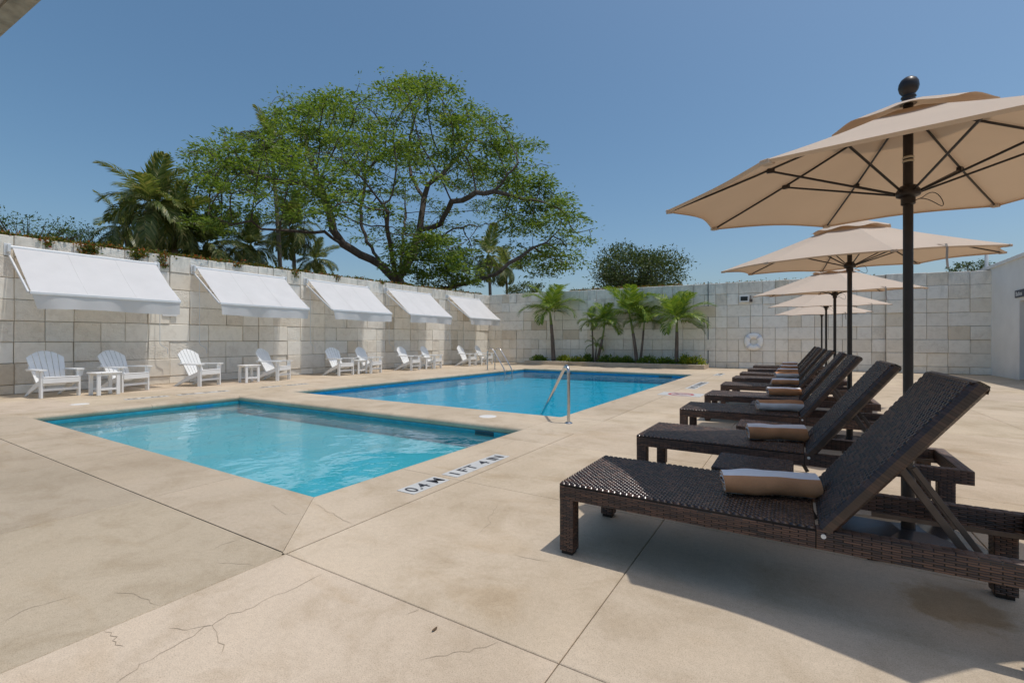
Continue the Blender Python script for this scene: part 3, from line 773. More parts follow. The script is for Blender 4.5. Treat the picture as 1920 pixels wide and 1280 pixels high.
def side_table():
    root = empty('side_table'); W = M['white']
    for k in range(5):
        y = -.18 + k * .09
        e = .02 if k in (0, 4) else 0
        MB().box((-.20 + e, y - .0435, .445), (.20 - e, y + .0435, .467), .005).build('top_slat', W, root)
    for sx in (-1, 1):
        for sy in (-1, 1): MB().box((sx * .145 - .019, sy * .165 - .03, 0), (sx * .145 + .019, sy * .165 + .03, .444), .004).build('leg', W, root)
        MB().box((sx * .145 - .012, -.134, .395), (sx * .145 + .012, .134, .443), .003).build('apron', W, root)
        MB().box((sx * .145 - .012, -.134, .10), (sx * .145 + .012, .134, .145), .003).build('stretcher', W, root)
    MB().box((-.132, -.03, .11), (.132, .03, .135), .003).build('stretcher', W, root)
    return root
def on_x(px, X):
    r_ = (px - 960.0) / FPX; d = X / (-sT + cT * r_); return d * (cT + sT * r_)
CX = -12.45
chairs = [(CX, on_x(.5 * (p0 + p1), CX), a) for p0, p1, a in ((74, 151, 6), (223, 280, 20), (369, 415, 20), (514, 547, 27), (632, 664, 4), (692, 716, 14), (768, 788, 12), (811, 829, 14), (877, 894, 10), (911, 924, 12))]
pairn = ['fifth', 'fourth', 'third', 'second', 'first']
proto = garden_chair()
for i, (x, y, a) in enumerate(chairs):
    o = proto if i == 0 else copy_tree(proto)
    o.location = (x, y, 0); o.rotation_euler = (0, 0, R(a)); o.scale = (.98, .92, .99)
    tag(o, 'white garden chair under the %s awning from the wall corner, %s' % (pairn[i // 2], 'farther from that corner' if i % 2 == 0 else 'nearer to that corner'), 'garden chair', 'white garden chairs along the wall')
tproto = side_table()
for i, (x, y, a) in enumerate([(-12.2, on_x(196, -12.2), 8), (-12.6, on_x(467, -12.6), 4), (-12.7, on_x(674, -12.7), 0), (-12.7, on_x(799, -12.7), 3), (-12.7, on_x(902, -12.7), 0)]):
    o = tproto if i == 0 else copy_tree(tproto)
    o.location = (x, y, 0); o.rotation_euler = (0, 0, R(a))
    tag(o, 'small white side table between the chairs under the %s awning from the wall corner' % pairn[i], 'side table', 'white side tables along the wall')

# ------------------------------------------------------------------ pool rails
def arc_pts(c, r_, a0, a1, n, ax, az=Vector((0, 0, 1))):
    return [c + ax * (r_ * math.cos(R(a0 + (a1 - a0) * k / n))) + az * (r_ * math.sin(R(a0 + (a1 - a0) * k / n))) for k in range(n + 1)]
pr = empty('pool_handrail', (-2.60, 5.70, 0)); tag(pr, 'single curved steel handrail leading down into the swimming pool corner', 'handrail')
dv = Vector((-1.0, .92, 0)).normalized()
zt = .765; rr_ = .085
tip = dv * 1.28 + Vector((0, 0, -.22)); topc = dv * rr_ + Vector((0, 0, zt - rr_))
ang = 28
pts = [Vector((0, 0, 0)), Vector((0, 0, .4)), Vector((0, 0, zt - rr_ - .02))] + arc_pts(topc, rr_, 180, ang, 10, dv) + [tip]
MB().tube(pts, .021, 12).build('rail', M['steel'], pr, True, 50)
MB().lathe([(.023, .022), (.03, .02), (.052, .008), (.055, 0)], 20).build('floor_flange', M['steel'], pr, True, 40)
b = MB(); b.bar(tip + Vector((0, 0, .03)), tip + Vector((0, 0, -.12)) , .05, .05).build('anchor', M['brown_metal'], pr)
ld = empty('pool_ladder', (-10.15, 15.0, 0)); tag(ld, 'pair of arched steel ladder rails at the far end of the swimming pool', 'pool ladder')
for yy in (-.26, .26):
    ax = Vector((1, 0, 0)); c = Vector((.16, yy, .66))
    pts = [Vector((0, yy, 0)), Vector((0, yy, .5))] + arc_pts(c, .16, 180, 40, 9, ax) + [Vector((.74, yy, .10)), Vector((.80, yy, -.05)), Vector((.80, yy, -.39))]
    rl = MB().tube(pts, .021, 10).build('rail', M['steel'], ld, True, 50)
    MB().lathe([(.023, .02), (.05, .008), (.052, 0)], 14, off=(0, yy, 0)).build('floor_flange', M['steel'], rl, True, 40)
for z in (-.22, -.34): MB().box((.77, -.24, z - .012), (.85, .24, z + .012), .004).build('tread', M['steel'], ld)

# ------------------------------------------------------------------ life ring, wall lamp
lr = empty('life_ring', (-1.42, 20.91, 1.10)); tag(lr, 'white life ring hanging on the stone wall', 'life ring')
def torus(R0, r0, a0, a1, n, m, flat=.7, grow=0.0):
    b = MB(); vs = []
    closed = abs(a1 - a0) >= 359
    nn = n if closed else n + 1
    for i in range(nn):
        a = R(a0 + (a1 - a0) * i / n)
        for k in range(m):
            t = 2 * math.pi * k / m; rr = R0 + (r0 + grow) * math.cos(t)
            vs.append((rr * math.cos(a), -(r0 * flat + grow) * math.sin(t), rr * math.sin(a)))
    fs = [(i * m + k, i * m + (k + 1) % m, ((i + 1) % nn) * m + (k + 1) % m, ((i + 1) % nn) * m + k) for i in range(n if closed else n) for k in range(m) if closed or i < n]
    b.add(vs, fs); return b
ring = torus(.245, .105, 0, 360, 40, 14).build('foam_ring', M['ring'], lr, True)
for a in (45, 135, 225, 315): torus(.245, .105, a - 9, a + 9, 4, 14, .7, .004).build('band', M['ring_band'], lr, True)
b = MB(); rp = []
for k in range(41):
    a = 2 * math.pi * k / 40; sgn = abs(math.sin(2 * (a + math.pi / 4)))
    rp.append((( .352 + .045 * (1 - sgn)) * math.cos(a), -.03, (.352 + .045 * (1 - sgn)) * math.sin(a) - .012))
b.tube(rp, .007, 5, False).build('grab_rope', M['rope'], lr)
MB().tube([(0, .07, .40), (0, -.02, .36)], .01, 6).build('hook', M['steel'], lr)
wl = empty('wall_floodlight', (-1.72, 20.90, 2.83)); tag(wl, 'small floodlight with dark glass mounted high on the stone wall', 'wall lamp')
MB().box((-.21, -.07, -.14), (.14, .0, .13), .008).build('housing', M['plaster'], wl)
MB().box((-.165, -.078, -.085), (.095, -.0705, .085), .002).build('lamp_glass', M['lens'], wl)
b = MB(); b.box((.16, -.06, -.14), (.26, .02, -.02), .006); b.tube([(.2, -.03, -.02), (.2, -.03, .12)], .018, 6).build('junction_box', M['brown_metal'], wl)
b = MB().box((-.15, .0, -.05), (.1, .05, .05)).build('wall_bracket', M['brown_metal'], wl)

# ------------------------------------------------------------------ wicker loungers
def pills(b, L, Wd, cu, cv, hgt, m, brick=True, lift=.0):
    """rows of raised strand pieces on the plane z=0 of m (0..L by 0..Wd)"""
    nv = max(1, round(Wd / cv)); cv = Wd / nv; nu = max(1, round(L / cu)); cu = L / nu
    for j in range(nv):
        off = (.5 if (j % 2 and brick) else 0)
        for i in range(-1 if off else 0, nu):
            u0 = max(0, (i + off) * cu); u1 = min(L, (i + 1 + off) * cu)
            if u1 - u0 < cu * .2: continue
            v0 = j * cv; v1 = v0 + cv; g = cv * .02; e = min((u1 - u0) * .22, .007); w_ = cv * .20
            vs = [(u0, v0 + g, -.001), (u1, v0 + g, -.001), (u1, v1 - g, -.001), (u0, v1 - g, -.001),
                  (u0 + e, v0 + w_, hgt), (u1 - e, v0 + w_, hgt), (u1 - e, v1 - w_, hgt), (u0 + e, v1 - w_, hgt)]
            vs = [m @ Vector(p) for p in vs]
            b.add(vs, [(4, 5, 6, 7), (0, 1, 5, 4), (1, 2, 6, 5), (2, 3, 7, 6), (3, 0, 4, 7)])
def plane(o, u, v):
    u = Vector(u).normalized(); v = Vector(v).normalized(); n_ = u.cross(v)
    m = Matrix((u, v, n_)).transposed().to_4x4(); m.translation = Vector(o); return m
def woven_box(a, c, faces, cu, cv, hgt=.0022):
    """dark core box with woven strands on the named faces"""
    (x0, y0, z0), (x1, y1, z1) = a, c
    b = MB(); b.cur = 1; b.box(a, c); b.cur = 0
    for f in faces:
        if f == 'y-': pills(b, x1 - x0, z1 - z0, cu, cv, hgt, plane((x0, y0, z0), (1, 0, 0), (0, 0, 1)))
        if f == 'y+': pills(b, x1 - x0, z1 - z0, cu, cv, hgt, plane((x1, y1, z0), (-1, 0, 0), (0, 0, 1)))
        if f == 'x-': pills(b, y1 - y0, z1 - z0, cu, cv, hgt, plane((x0, y1, z0), (0, -1, 0), (0, 0, 1)))
        if f == 'x+': pills(b, y1 - y0, z1 - z0, cu, cv, hgt, plane((x1, y0, z0), (0, 1, 0), (0, 0, 1)))
        if f == 'z+': pills(b, x1 - x0, y1 - y0, cu, cv, hgt, plane((x0, y0, z1), (1, 0, 0), (0, 1, 0)))
        if f == 'z-': pills(b, x1 - x0, y1 - y0, cu, cv, hgt, plane((x0, y1, z0), (1, 0, 0), (0, -1, 0)))
    return b
LW = .67; HH = LW / 2; SEAT = .366
def lounger():
    root = empty('sun_lounger')
    WT = [M['wicker_top'], M['wicker_core']]; WS = [M['wicker_side'], M['wicker_core']]
    b = MB(); b.cur = 1; b.box((.0, -HH, SEAT - .014), (1.115, HH, SEAT - .004), .002); b.cur = 0
    pills(b, 1.115, LW, .030, .0165, .0075, plane((0, -HH, SEAT - .004), (1, 0, 0), (0, 1, 0)))
    b.build('seat', WT, root, True)
    for s in (-1, 1):
        y0, y1 = (-HH, -HH + .05) if s < 0 else (HH - .05, HH)
        woven_box((0, y0, .284), (1.115, y1, SEAT - .0145), ['y-', 'y+'], .060, .0085).build('side_rail', WS, root, True)
        woven_box((1.1155, y0, .284), (1.93, y1, SEAT - .004), ['y-', 'y+', 'z+'], .060, .0085).build('rear_side_rail', WS, root, True)
        for x0, x1 in ((.0, .075), (1.775, 1.85)):
            woven_box((x0 + .001, y0 + (.001 if s < 0 else -.022), .018), (x1, y1 + (.022 if s < 0 else -.001), .2835), ['y-', 'y+', 'x-', 'x+'], .038, .0088).build('leg', WS, root, True)
            MB().box((x0 + .008, y0 + (.008 if s < 0 else -.014), 0), (x1 - .008, y1 + (.014 if s < 0 else -.008), .0178)).build('leg_cap', M['dark_metal'], root)
        MB().tube([(1.14, s * (HH + .0005), .338), (1.14, s * (HH + .006), .338)], .009, 10).build('hinge_bolt', M['lid'], root)
    woven_box((.001, -HH + .051, .284), (.05, HH - .051, SEAT - .0145), ['x-', 'x+'], .042, .0088).build('foot_rail', WS, root, True)
    woven_box((1.87, -HH + .051, .284), (1.929, HH - .051, SEAT - .004), ['x-', 'x+', 'z+'], .042, .0088).build('head_rail', WS, root, True)
    woven_box((1.06, -HH + .051, .30), (1.10, HH - .051, SEAT - .0145), ['x-', 'x+'], .042, .0088).build('cross_rail', WS, root, True)
    # backrest hinged behind the seat
    bk = empty('backrest_frame'); bk.parent = root
    bl, th = .74, .045
    b = MB(); b.cur = 1; b.box((0, -HH + .012, -th / 2), (bl, HH - .012, th / 2), .004); b.cur = 0
    pills(b, bl, LW - .024, .030, .0165, .0080, plane((0, -HH + .012, th / 2), (1, 0, 0), (0, 1, 0)))
    pills(b, bl, LW - .024, .0215, .0125, .0030, plane((0, HH - .012, -th / 2), (1, 0, 0), (0, -1, 0)))
    mrot = Matrix.Translation((1.145, 0, SEAT - .012)) @ Matrix.Rotation(R(-53), 4, 'Y')
    o = b.build('backrest', WT, root, True); o.matrix_local = mrot
    for s in (-1, 1):
        b = MB(); nw = 62
        for k in range(nw):     # strands wrapped round the edge
            x = bl * k / nw
            pp_ = [(x, s * (HH - .014), th / 2 + .003), (x + .003, s * (HH + .004), th * .3), (x + .005, s * (HH + .004), -th * .3), (x + .006, s * (HH - .014), -th / 2 - .003)]
            wx = bl / nw * .93
            vs = [(q[0], q[1], q[2]) for q in pp_] + [(q[0] + wx, q[1], q[2]) for q in pp_]
            b.add(vs, [(i, i + 1, i + 5, i + 4) if s > 0 else (i + 4, i + 5, i + 1, i) for i in range(3)])
        e = b.build('edge_wrap', M['wicker_edge'], o)
    b = MB(); nw = 46
    for k in range(nw):
        y = -HH + .006 + (LW - .012) * k / nw; wy = (LW - .012) / nw * .93
        pp_ = [(bl - .012, th / 2 + .006), (bl + .012, th * .35), (bl + .014, -th * .35), (bl - .012, -th / 2 - .006)]
        b.add([(x, y, z) for x, z in pp_] + [(x, y + wy, z) for x, z in pp_], [(i, i + 4, i + 5, i + 1) for i in range(3)])
    b.build('top_wrap', M['wicker_edge'], o)
    bpy.data.objects.remove(bk)
    # prop of two steel bars with a toothed catch
    top = mrot @ Vector((.36, 0, -th / 2 - .006))
    for s in (-1, 1):
        y = s * .21
        p = Vector((top.x, y, top.z)); q = Vector((1.60, y, .292))
        MB().bar(p, q, .012, .026, ch=.002).build('prop_bar', M['brown_metal'], root)
        MB().bar(p + Vector((.05, s * -.02, -.01)), q + Vector((.03, s * -.02, .02)), .012, .02, ch=.002).build('prop_bar', M['brown_metal'], root)
        MB().bar((1.35, y, .294), (1.875, y, .294), .012, .02).build('catch_rail', M['brown_metal'], root)
        MB().tube([p + Vector((0, -.02 * s, 0)), p + Vector((0, .02 * s, 0))], .009, 8).build('prop_bolt', M['lid'], root)
    return root
LY = [2.18, 3.61, 5.28, 6.87, 8.6, 10.38, 11.95, 13.7, 15.7]
ordn = ['ninth', 'eighth', 'seventh', 'sixth', 'fifth', 'fourth', 'third', 'second', 'first']
lproto = lounger()
LX0 = [-1.045, -1.06, -1.085, -1.07, -1.09, -1.09, -1.10, -1.08, -1.08]
rl = random.Random(8)
for i, y in enumerate(LY):
    o = lproto if i == 0 else copy_tree(lproto)
    o.location = (LX0[i], y + HH, 0); o.rotation_euler = (0, 0, R(0 if i == 0 else rl.uniform(-1.0, 1.0)))
    tag(o, 'dark brown wicker sun lounger, %s counting from the wall with the life ring' % ordn[i], 'sun lounger', 'wicker sun loungers in a row')

# ------------------------------------------------------------------ rolled towels
def towel_mesh(seed, tan_first):
    """towel rolled up along x: spiral sheet with thickness, tan on one side and white on the other"""
    rr = random.Random(seed); turns = 2.65; seg = 64; L = .40 + rr.uniform(-.015, .02); nl = 18; th = .017
    b = MB(); ph = R(100) + rr.random() * .25; q1, q2, q3 = (rr.uniform(0, 6) for _ in range(3))
    def pt(r_, a, j, end):
        x = -L / 2 + L * j / nl; f = x / L
        puff = 1 + .05 * math.sin(7 * f + q1) + .035 * math.sin(2 * a + 11 * f + q2) + .018 * math.sin(5 * a - 17 * f + q3) + .02 * f
        y = r_ * math.cos(a) * puff * 1.03; z = r_ * math.sin(a) * puff * .98
        return (x + .010 * math.sin(a * .9 + q3) * end, y + .006 * math.sin(6 * f + q2), z)
    def ring(k, o_):
        t = k / seg; r_ = .012 + .046 * t; a = 2 * math.pi * turns * (t - 1) + ph + math.pi * 1.32
        return [pt(max(.002, r_ + o_), a, j, 1 if j in (0, nl) else .3) for j in range(nl + 1)], math.degrees(a)
    O_ = [ring(k, th / 2) for k in range(seg + 1)]; I_ = [ring(k, -th / 2) for k in range(seg + 1)]
    for k in range(seg):
        last = k / seg > 1 - 1.02 / turns
        for j in range(nl):
            an = (.5 * (O_[k][1] + O_[k + 1][1]) + 0.0) % 360
            white = (155 < an < 268) if tan_first else (40 < an < 140 or 240 < an < 256)
            b.cur = 1 if white else 0
            b.add([O_[k][0][j], O_[k + 1][0][j], O_[k + 1][0][j + 1], O_[k][0][j + 1]], [(0, 3, 2, 1)])
        for j, fl in ((0, 0), (nl, 1)):
            o0, o1, i0, i1 = O_[k][0][j], O_[k + 1][0][j], I_[k][0][j], I_[k + 1][0][j]
            m0 = tuple(.45 * a + .55 * c for a, c in zip(o0, i0)); m1 = tuple(.45 * a + .55 * c for a, c in zip(o1, i1))
            b.cur = 0; b.add([o0, o1, m1, m0], [(0, 1, 2, 3) if not fl else (3, 2, 1, 0)])
            b.cur = 1; b.add([m0, m1, i1, i0], [(0, 1, 2, 3) if not fl else (3, 2, 1, 0)])
    b.cur = 1
    for j in range(nl): b.add([O_[seg][0][j], I_[seg][0][j], I_[seg][0][j + 1], O_[seg][0][j + 1]], [(0, 3, 2, 1)])
    c = [pt(.006, a * math.pi / 4, 0, 1) for a in range(8)]; b.add(c, [tuple(range(8))])
    me = b.mesh('rolled_towel', [M['towel_tan'], M['towel_white']], False)
    bm_ = __import__('bmesh').new(); bm_.from_mesh(me); __import__('bmesh').ops.remove_doubles(bm_, verts=bm_.verts, dist=.0004); bm_.to_mesh(me); bm_.free()
    me.polygons.foreach_set('use_smooth', [True] * len(me.polygons)); me.set_sharp_from_angle(angle=R(55)); return me
for i, y in enumerate(LY):
    tf = i in (2, 5)
    o = link(bpy.data.objects.new('rolled_towel', towel_mesh(i, tf)))
    zmin = min(v.co.z for v in o.data.vertices)
    o.rotation_euler = (0, 0, R(rl.uniform(16, 23)))
    o.location = (LX0[i] + .94, y + HH + rl.uniform(-.03, .03), SEAT + .001 - zmin)
    tag(o, 'rolled tan and white towel on the %s lounger from the life ring wall' % ordn[i], 'towel', 'rolled towels on the loungers')

# ------------------------------------------------------------------ low tables between the loungers
def low_table():
    root = empty('low_table')
    woven_box((-.21, -.21, .315), (.21, .21, .345), ['x-', 'x+', 'y-', 'y+', 'z+'], .024, .0125, .003).build('table_top', [M['wicker_top'], M['wicker_core']], root, True)
    for sx in (-1, 1):
        for sy in (-1, 1): MB().bar((sx * .16, sy * .14, .314), (sx * .33, sy * .19, .008), .028, .018, up=(0, 1, 0)).build('leg', M['dark_metal'], root)
    MB().bar((-.2, 0, .300), (.2, 0, .300), .03, .025).build('cross_bar', M['dark_metal'], root)
    return root
lt = low_table()
for i, (x, y, lab) in enumerate([(-.22, 3.22, 'eighth and ninth'), (-.24, 4.79, 'seventh and eighth'), (-.25, 6.42, 'sixth and seventh')]):
    o = lt if i == 0 else copy_tree(lt)
    o.location = (x, y, 0); tag(o, 'low wicker table between the %s loungers from the life ring wall' % lab, 'low table', 'low wicker tables')

# ------------------------------------------------------------------ parasols
def parasol():
    root = empty('parasol'); tilt = Matrix.Translation((0, 0, 2.28)) @ Matrix.Rotation(R(4.2), 4, Vector((math.cos(R(-14.5)), math.sin(R(-14.5)), 0))) @ Matrix.Translation((0, 0, -2.28)); NR = 8; RR = 1.27; ZR = 1.945; ZA = 2.385
    cv = M['canvas']
    def radial(t): return ZA + (ZR - ZA) * (t ** 1.06) - .018 * math.sin(math.pi * t)
    na, nr = 8, 10
    for p in range(NR):      # eight sewn panels
        b = MB(); vs = []
        for j in range(nr + 1):
            t = .10 + .90 * j / nr
            for k in range(na + 1):
                u = k / na; a = 2 * math.pi * (p + u) / NR; a_in = math.pi / NR - 2 * math.pi * u / NR
                chord = math.cos(math.pi / NR) / math.cos(a_in)
                sc = 1 - .050 * math.sin(math.pi * u) * t ** 3          # hem curved inwards
                r_ = RR * t * chord * sc
                z = radial(t) - .022 * math.sin(math.pi * u) * t * (1 - .35 * t) + .030 * math.sin(math.pi * u) * t ** 4
                vs.append((r_ * math.cos(a), r_ * math.sin(a), z))
        w_ = na + 1
        b.add(vs, [(j * w_ + k, (j + 1) * w_ + k, (j + 1) * w_ + k + 1, j * w_ + k + 1) for j in range(nr) for k in range(na)])
        # turned hem
        k0 = len(b.v); last = vs[nr * w_:]
        b.add([q for q in last] + [(x * .985, y * .985, z - .012) for x, y, z in last], [(k, k + 1, w_ + k + 1, w_ + k) for k in range(na)])
        b.build('canopy_panel', cv, root, True)
    # vent cap with scalloped flaps
    b = MB(); vs = [(0, 0, 2.402)]; n = 64; rings = ((.14, 2.376), (.27, 2.327), (.36, 2.283))
    for q, (r_, z) in enumerate(rings):
        for k in range(n):
            a = 2 * math.pi * k / n; u = (k * NR / n) % 1.0
            lift = (.022 * math.sin(math.pi * u) ** 2) * (q / 2) ** 1.5
            rr2 = r_ * (1 - .06 * math.sin(math.pi * u))
            vs.append((rr2 * math.cos(a), rr2 * math.sin(a), z + lift))
    fs = [(0, 1 + k, 1 + (k + 1) % n) for k in range(n)]
    for q in range(2):
        for k in range(n): fs.append((1 + q * n + k, 1 + (q + 1) * n + k, 1 + (q + 1) * n + (k + 1) % n, 1 + q * n + (k + 1) % n))
    b.add(vs, fs); b.build('vent_cap', cv, root, True)
    MB().tube([(0, 0, .02), (0, 0, 2.397)], .0225, 16).build('pole', M['dark_metal'], root, True, 50)
    MB().lathe([(r_, z - .045) for r_, z in ((.0, 2.585), (.018, 2.582), (.034, 2.570), (.043, 2.552), (.046, 2.530), (.041, 2.508), (.030, 2.492), (.024, 2.487), (.032, 2.482), (.034, 2.474), (.026, 2.468), (.032, 2.462), (.036, 2.452), (.036, 2.438))], 20).build('finial', M['dark_metal'], root, True)
    hub = MB(); hub.lathe([(.0226, 1.955), (.036, 1.95), (.052, 1.925), (.056, 1.91), (.052, 1.895), (.032, 1.885), (.032, 1.85), (.0226, 1.845)], 20).build('runner_hub', M['dark_metal'], root, True, 40)
    MB().lathe([(.0228, 2.355), (.045, 2.35), (.05, 2.33), (.045, 2.31), (.0228, 2.305)], 16).build('crown_hub', M['dark_metal'], root, True, 40)
    for z in (2.105, 2.085): MB().lathe([(.0228, z + .006), (.0265, z + .003), (.0265, z - .003), (.0228, z - .006)], 16).build('pole_ring', M['brass'], root, True)
    for p in range(NR):
        a = 2 * math.pi * p / NR; ca, sa = math.cos(a), math.sin(a)
        rp = lambda t, dz=0: (RR * t * ca, RR * t * sa, radial(t) - .014 + dz)
        rb_ = MB().tube([rp(t) for t in (.035, .2, .4, .6, .8, .985)], .0065, 6).build('rib', M['dark_metal'], root, True, 60)
        MB().tube([(.048 * ca, .048 * sa, 1.915), rp(.53, -.01)], .0065, 6).build('strut', M['dark_metal'], rb_, True, 60)
        MB().box((-.02, -.012, -.014), (.02, .012, .012), .003, Matrix.Translation(rp(.53, -.006)) @ Matrix.Rotation(a, 4, 'Z')).build('strut_joint', M['dark_metal'], rb_)
        MB().box((-.035, -.02, -.012), (.012, .02, .010), .003, Matrix.Translation(rp(.985, .004)) @ Matrix.Rotation(a, 4, 'Z')).build('rib_pocket', cv, root)
    # loop of pull cord at the hub and a tie strap on the hem
    cord = [(.025 + .13 * (.5 - .5 * math.cos(q * .2618)), -.02 - .05 * math.sin(q * .31), 1.865 - .035 * math.sin(q * .2618) + .02 * math.sin(q * .52)) for q in range(25)]
    MB().tube(cord, .0022, 5, False).build('pull_cord', M['dark_metal'], root)
    am = 2 * math.pi * 6.5 / NR; r_ = RR * math.cos(math.pi / NR) * .94
    b = MB(); pts = [(r_ * .93, 1.99), (r_ * 1.0, 1.985), (r_ + .012, 1.95), (r_ + .010, 1.86), (r_ + .02, 1.78)]
    vs = []
    for q, z in pts:
        for s_ in (-.011, .011): vs.append((q * math.cos(am) - s_ * math.sin(am), q * math.sin(am) + s_ * math.cos(am), z))
    b.add(vs, [(2 * k, 2 * k + 1, 2 * k + 3, 2 * k + 2) for k in range(len(pts) - 1)]).build('tie_strap', M['strap'], root)
    for ch in root.children_recursive:          # the head leans a little on its tilt joint
        if ch.name.split('.')[0] in ('canopy_panel', 'vent_cap', 'rib', 'strut', 'strut_joint', 'rib_pocket', 'tie_strap', 'finial', 'crown_hub'): ch.data.transform(tilt)
    # weighted base: low faceted plate with a sleeve
    b = MB(); s0, s1 = .30, .06
    b.add([(-s0, -s0, 0), (s0, -s0, 0), (s0, s0, 0), (-s0, s0, 0), (-s0, -s0, .035), (s0, -s0, .035), (s0, s0, .035), (-s0, s0, .035), (-s1, -s1, .085), (s1, -s1, .085), (s1, s1, .085), (-s1, s1, .085)],
          [(3, 2, 1, 0)] + [(k, (k + 1) % 4, 4 + (k + 1) % 4, 4 + k) for k in range(4)] + [(4 + k, 4 + (k + 1) % 4, 8 + (k + 1) % 4, 8 + k) for k in range(4)] + [(8, 9, 10, 11)])
    b.build('base_plate', M['base'], root)
    MB().lathe([(.031, .08), (.031, .42), (.029, .425), (.0228, .425)], 16).build('base_sleeve', M['dark_metal'], root, True, 40)
    return root
par = parasol()
PP = [(.528, 3.29, 14.5, 0, 'eighth and ninth'), (.50, 6.12, 9, 0, 'sixth and seventh'), (.585, 9.7, 8, -.02, 'fourth and fifth'), (.627, 13.2, 22, -.03, 'second and third'), (.69, 16.85, 5, -.03, '')]
for i, (x, y, a, dz, lab) in enumerate(PP):
    o = par if i == 0 else copy_tree(par)
    o.location = (x, y, 0); o.rotation_euler = (0, 0, R(a))
    tag(o, 'cream parasol ' + ('between the %s loungers from the life ring wall' % lab if lab else 'with its pole beyond the lounger row, closest to the stone wall'), 'parasol', 'cream parasols along the lounger row')

# ------------------------------------------------------------------ planter
pl = empty('planter_bed', (-7.1, 20.1, 0)); tag(pl, 'low concrete planter bed along the foot of the stone wall', 'planter')
X0, X1, Yf = -4.1, 4.05, -.55
MB().box((X0, Yf - .12, 0), (X1, Yf, .17), .012).build('front_kerb', M['deck'], pl)
MB().box((X0, Yf + .001, 0), (X0 + .12, .52, .168), .012).build('end_kerb', M['deck'], pl)
MB().box((X1 - .12, Yf + .001, 0), (X1, .55, .168), .012).build('end_kerb', M['deck'], pl)
MB().box((X0 + .121, Yf + .002, 0), (X1 - .121, .50, .14)).build('soil', M['soil'], pl)
b = MB(); rp_ = random.Random(4)
for k in range(900):
    x = rp_.uniform(X0 + .14, X1 - .14); y = Yf + .02 + abs(rp_.gauss(0, .12)); r_ = rp_.uniform(.018, .036)
    z = .15
    b.add([(x + r_, y, z), (x, y + r_, z), (x - r_, y, z), (x, y - r_, z), (x, y, z + r_ * .8), (x, y, z - r_)], [(0, 1, 4), (1, 2, 4), (2, 3, 4), (3, 0, 4), (1, 0, 5), (2, 1, 5), (3, 2, 5), (0, 3, 5)])
pb = b.build('pebbles', M['pebble'], pl, True); pb['kind'] = 'stuff'

def shrub(x, y, z, rx, rz, mat, label, seed, n=650):
    g = np.random.default_rng(seed); root = empty('shrub', (x, y, z)); tag(root, label, 'shrub', 'low shrubs in the planter bed')
    b = MB()
    for k in range(7):
        a = g.random() * 6.28; b.tube([(0, 0, -.03), (rx * .5 * math.cos(a), rx * .35 * math.sin(a), rz * g.uniform(.5, .9))], [.012, .005], 5)
    b.build('stems', M['bark'], root)
    u = unit(g.normal(size=(n, 3))); u[:, 2] = np.abs(u[:, 2]); rad = g.uniform(.45, 1.05, (n, 1))
    bumpy = 1 + .18 * np.sin(u[:, :1] * 9 + seed) * np.cos(u[:, 1:2] * 8 + seed * 2)
    C = u * rad * bumpy * np.array([rx, rx * .62, rz]); D = u + g.normal(size=(n, 3)) * .5 + np.array([0, 0, .4])
    V = leaves(g, C, D, g.uniform(.06, .115, n), g.uniform(.03, .055, n), .25)
    link(bpy.data.objects.new('foliage', quad_mesh('foliage', V, mat)), root); return root
sh = [(1010, .42, .26, 'leaf_shrub_g', 'low green shrub at the chair end of the planter bed'), (1057, .38, .27, 'leaf_shrub', 'yellow green shrub just right of the tall single palm in the planter'),
      (1083, .40, .25, 'leaf_shrub', 'golden shrub between the tall palm and the leaning palms'), (1102, .24, .36, 'leaf_shrub_g', 'small upright green shrub against the leaning palm stems'),
      (1137, .40, .30, 'leaf_shrub_g', 'green shrub just beyond the leaning palm stems'), (1157, .34, .25, 'leaf_shrub_g', 'rounded green shrub before the crossing palm pair'),
      (1176, .30, .27, 'leaf_shrub_g', 'small green shrub touching the crossing palm pair'), (1215, .46, .30, 'leaf_shrub_g', 'wide green shrub after the crossing palm pair'),
      (1247, .46, .27, 'leaf_shrub_g', 'dark green shrub left of the last palm stem'), (1284, .22, .40, 'leaf_shrub', 'thin upright yellow shrub beside the last palm stem'), (1300, .48, .33, 'leaf_shrub', 'large golden yellow shrub at the lounger end of the planter')]
def on_line(px, Y):
    r_ = (px - 960.0) / FPX; d = Y / (cT + sT * r_); return -sT * d + cT * r_ * d
for k, (px, rx, rz, mt, lab) in enumerate(sh):
    y = 20.02 + .12 * math.sin(k * 2.3); shrub(on_line(px, y), y, .14, rx, rz, M[mt], lab, 60 + k)

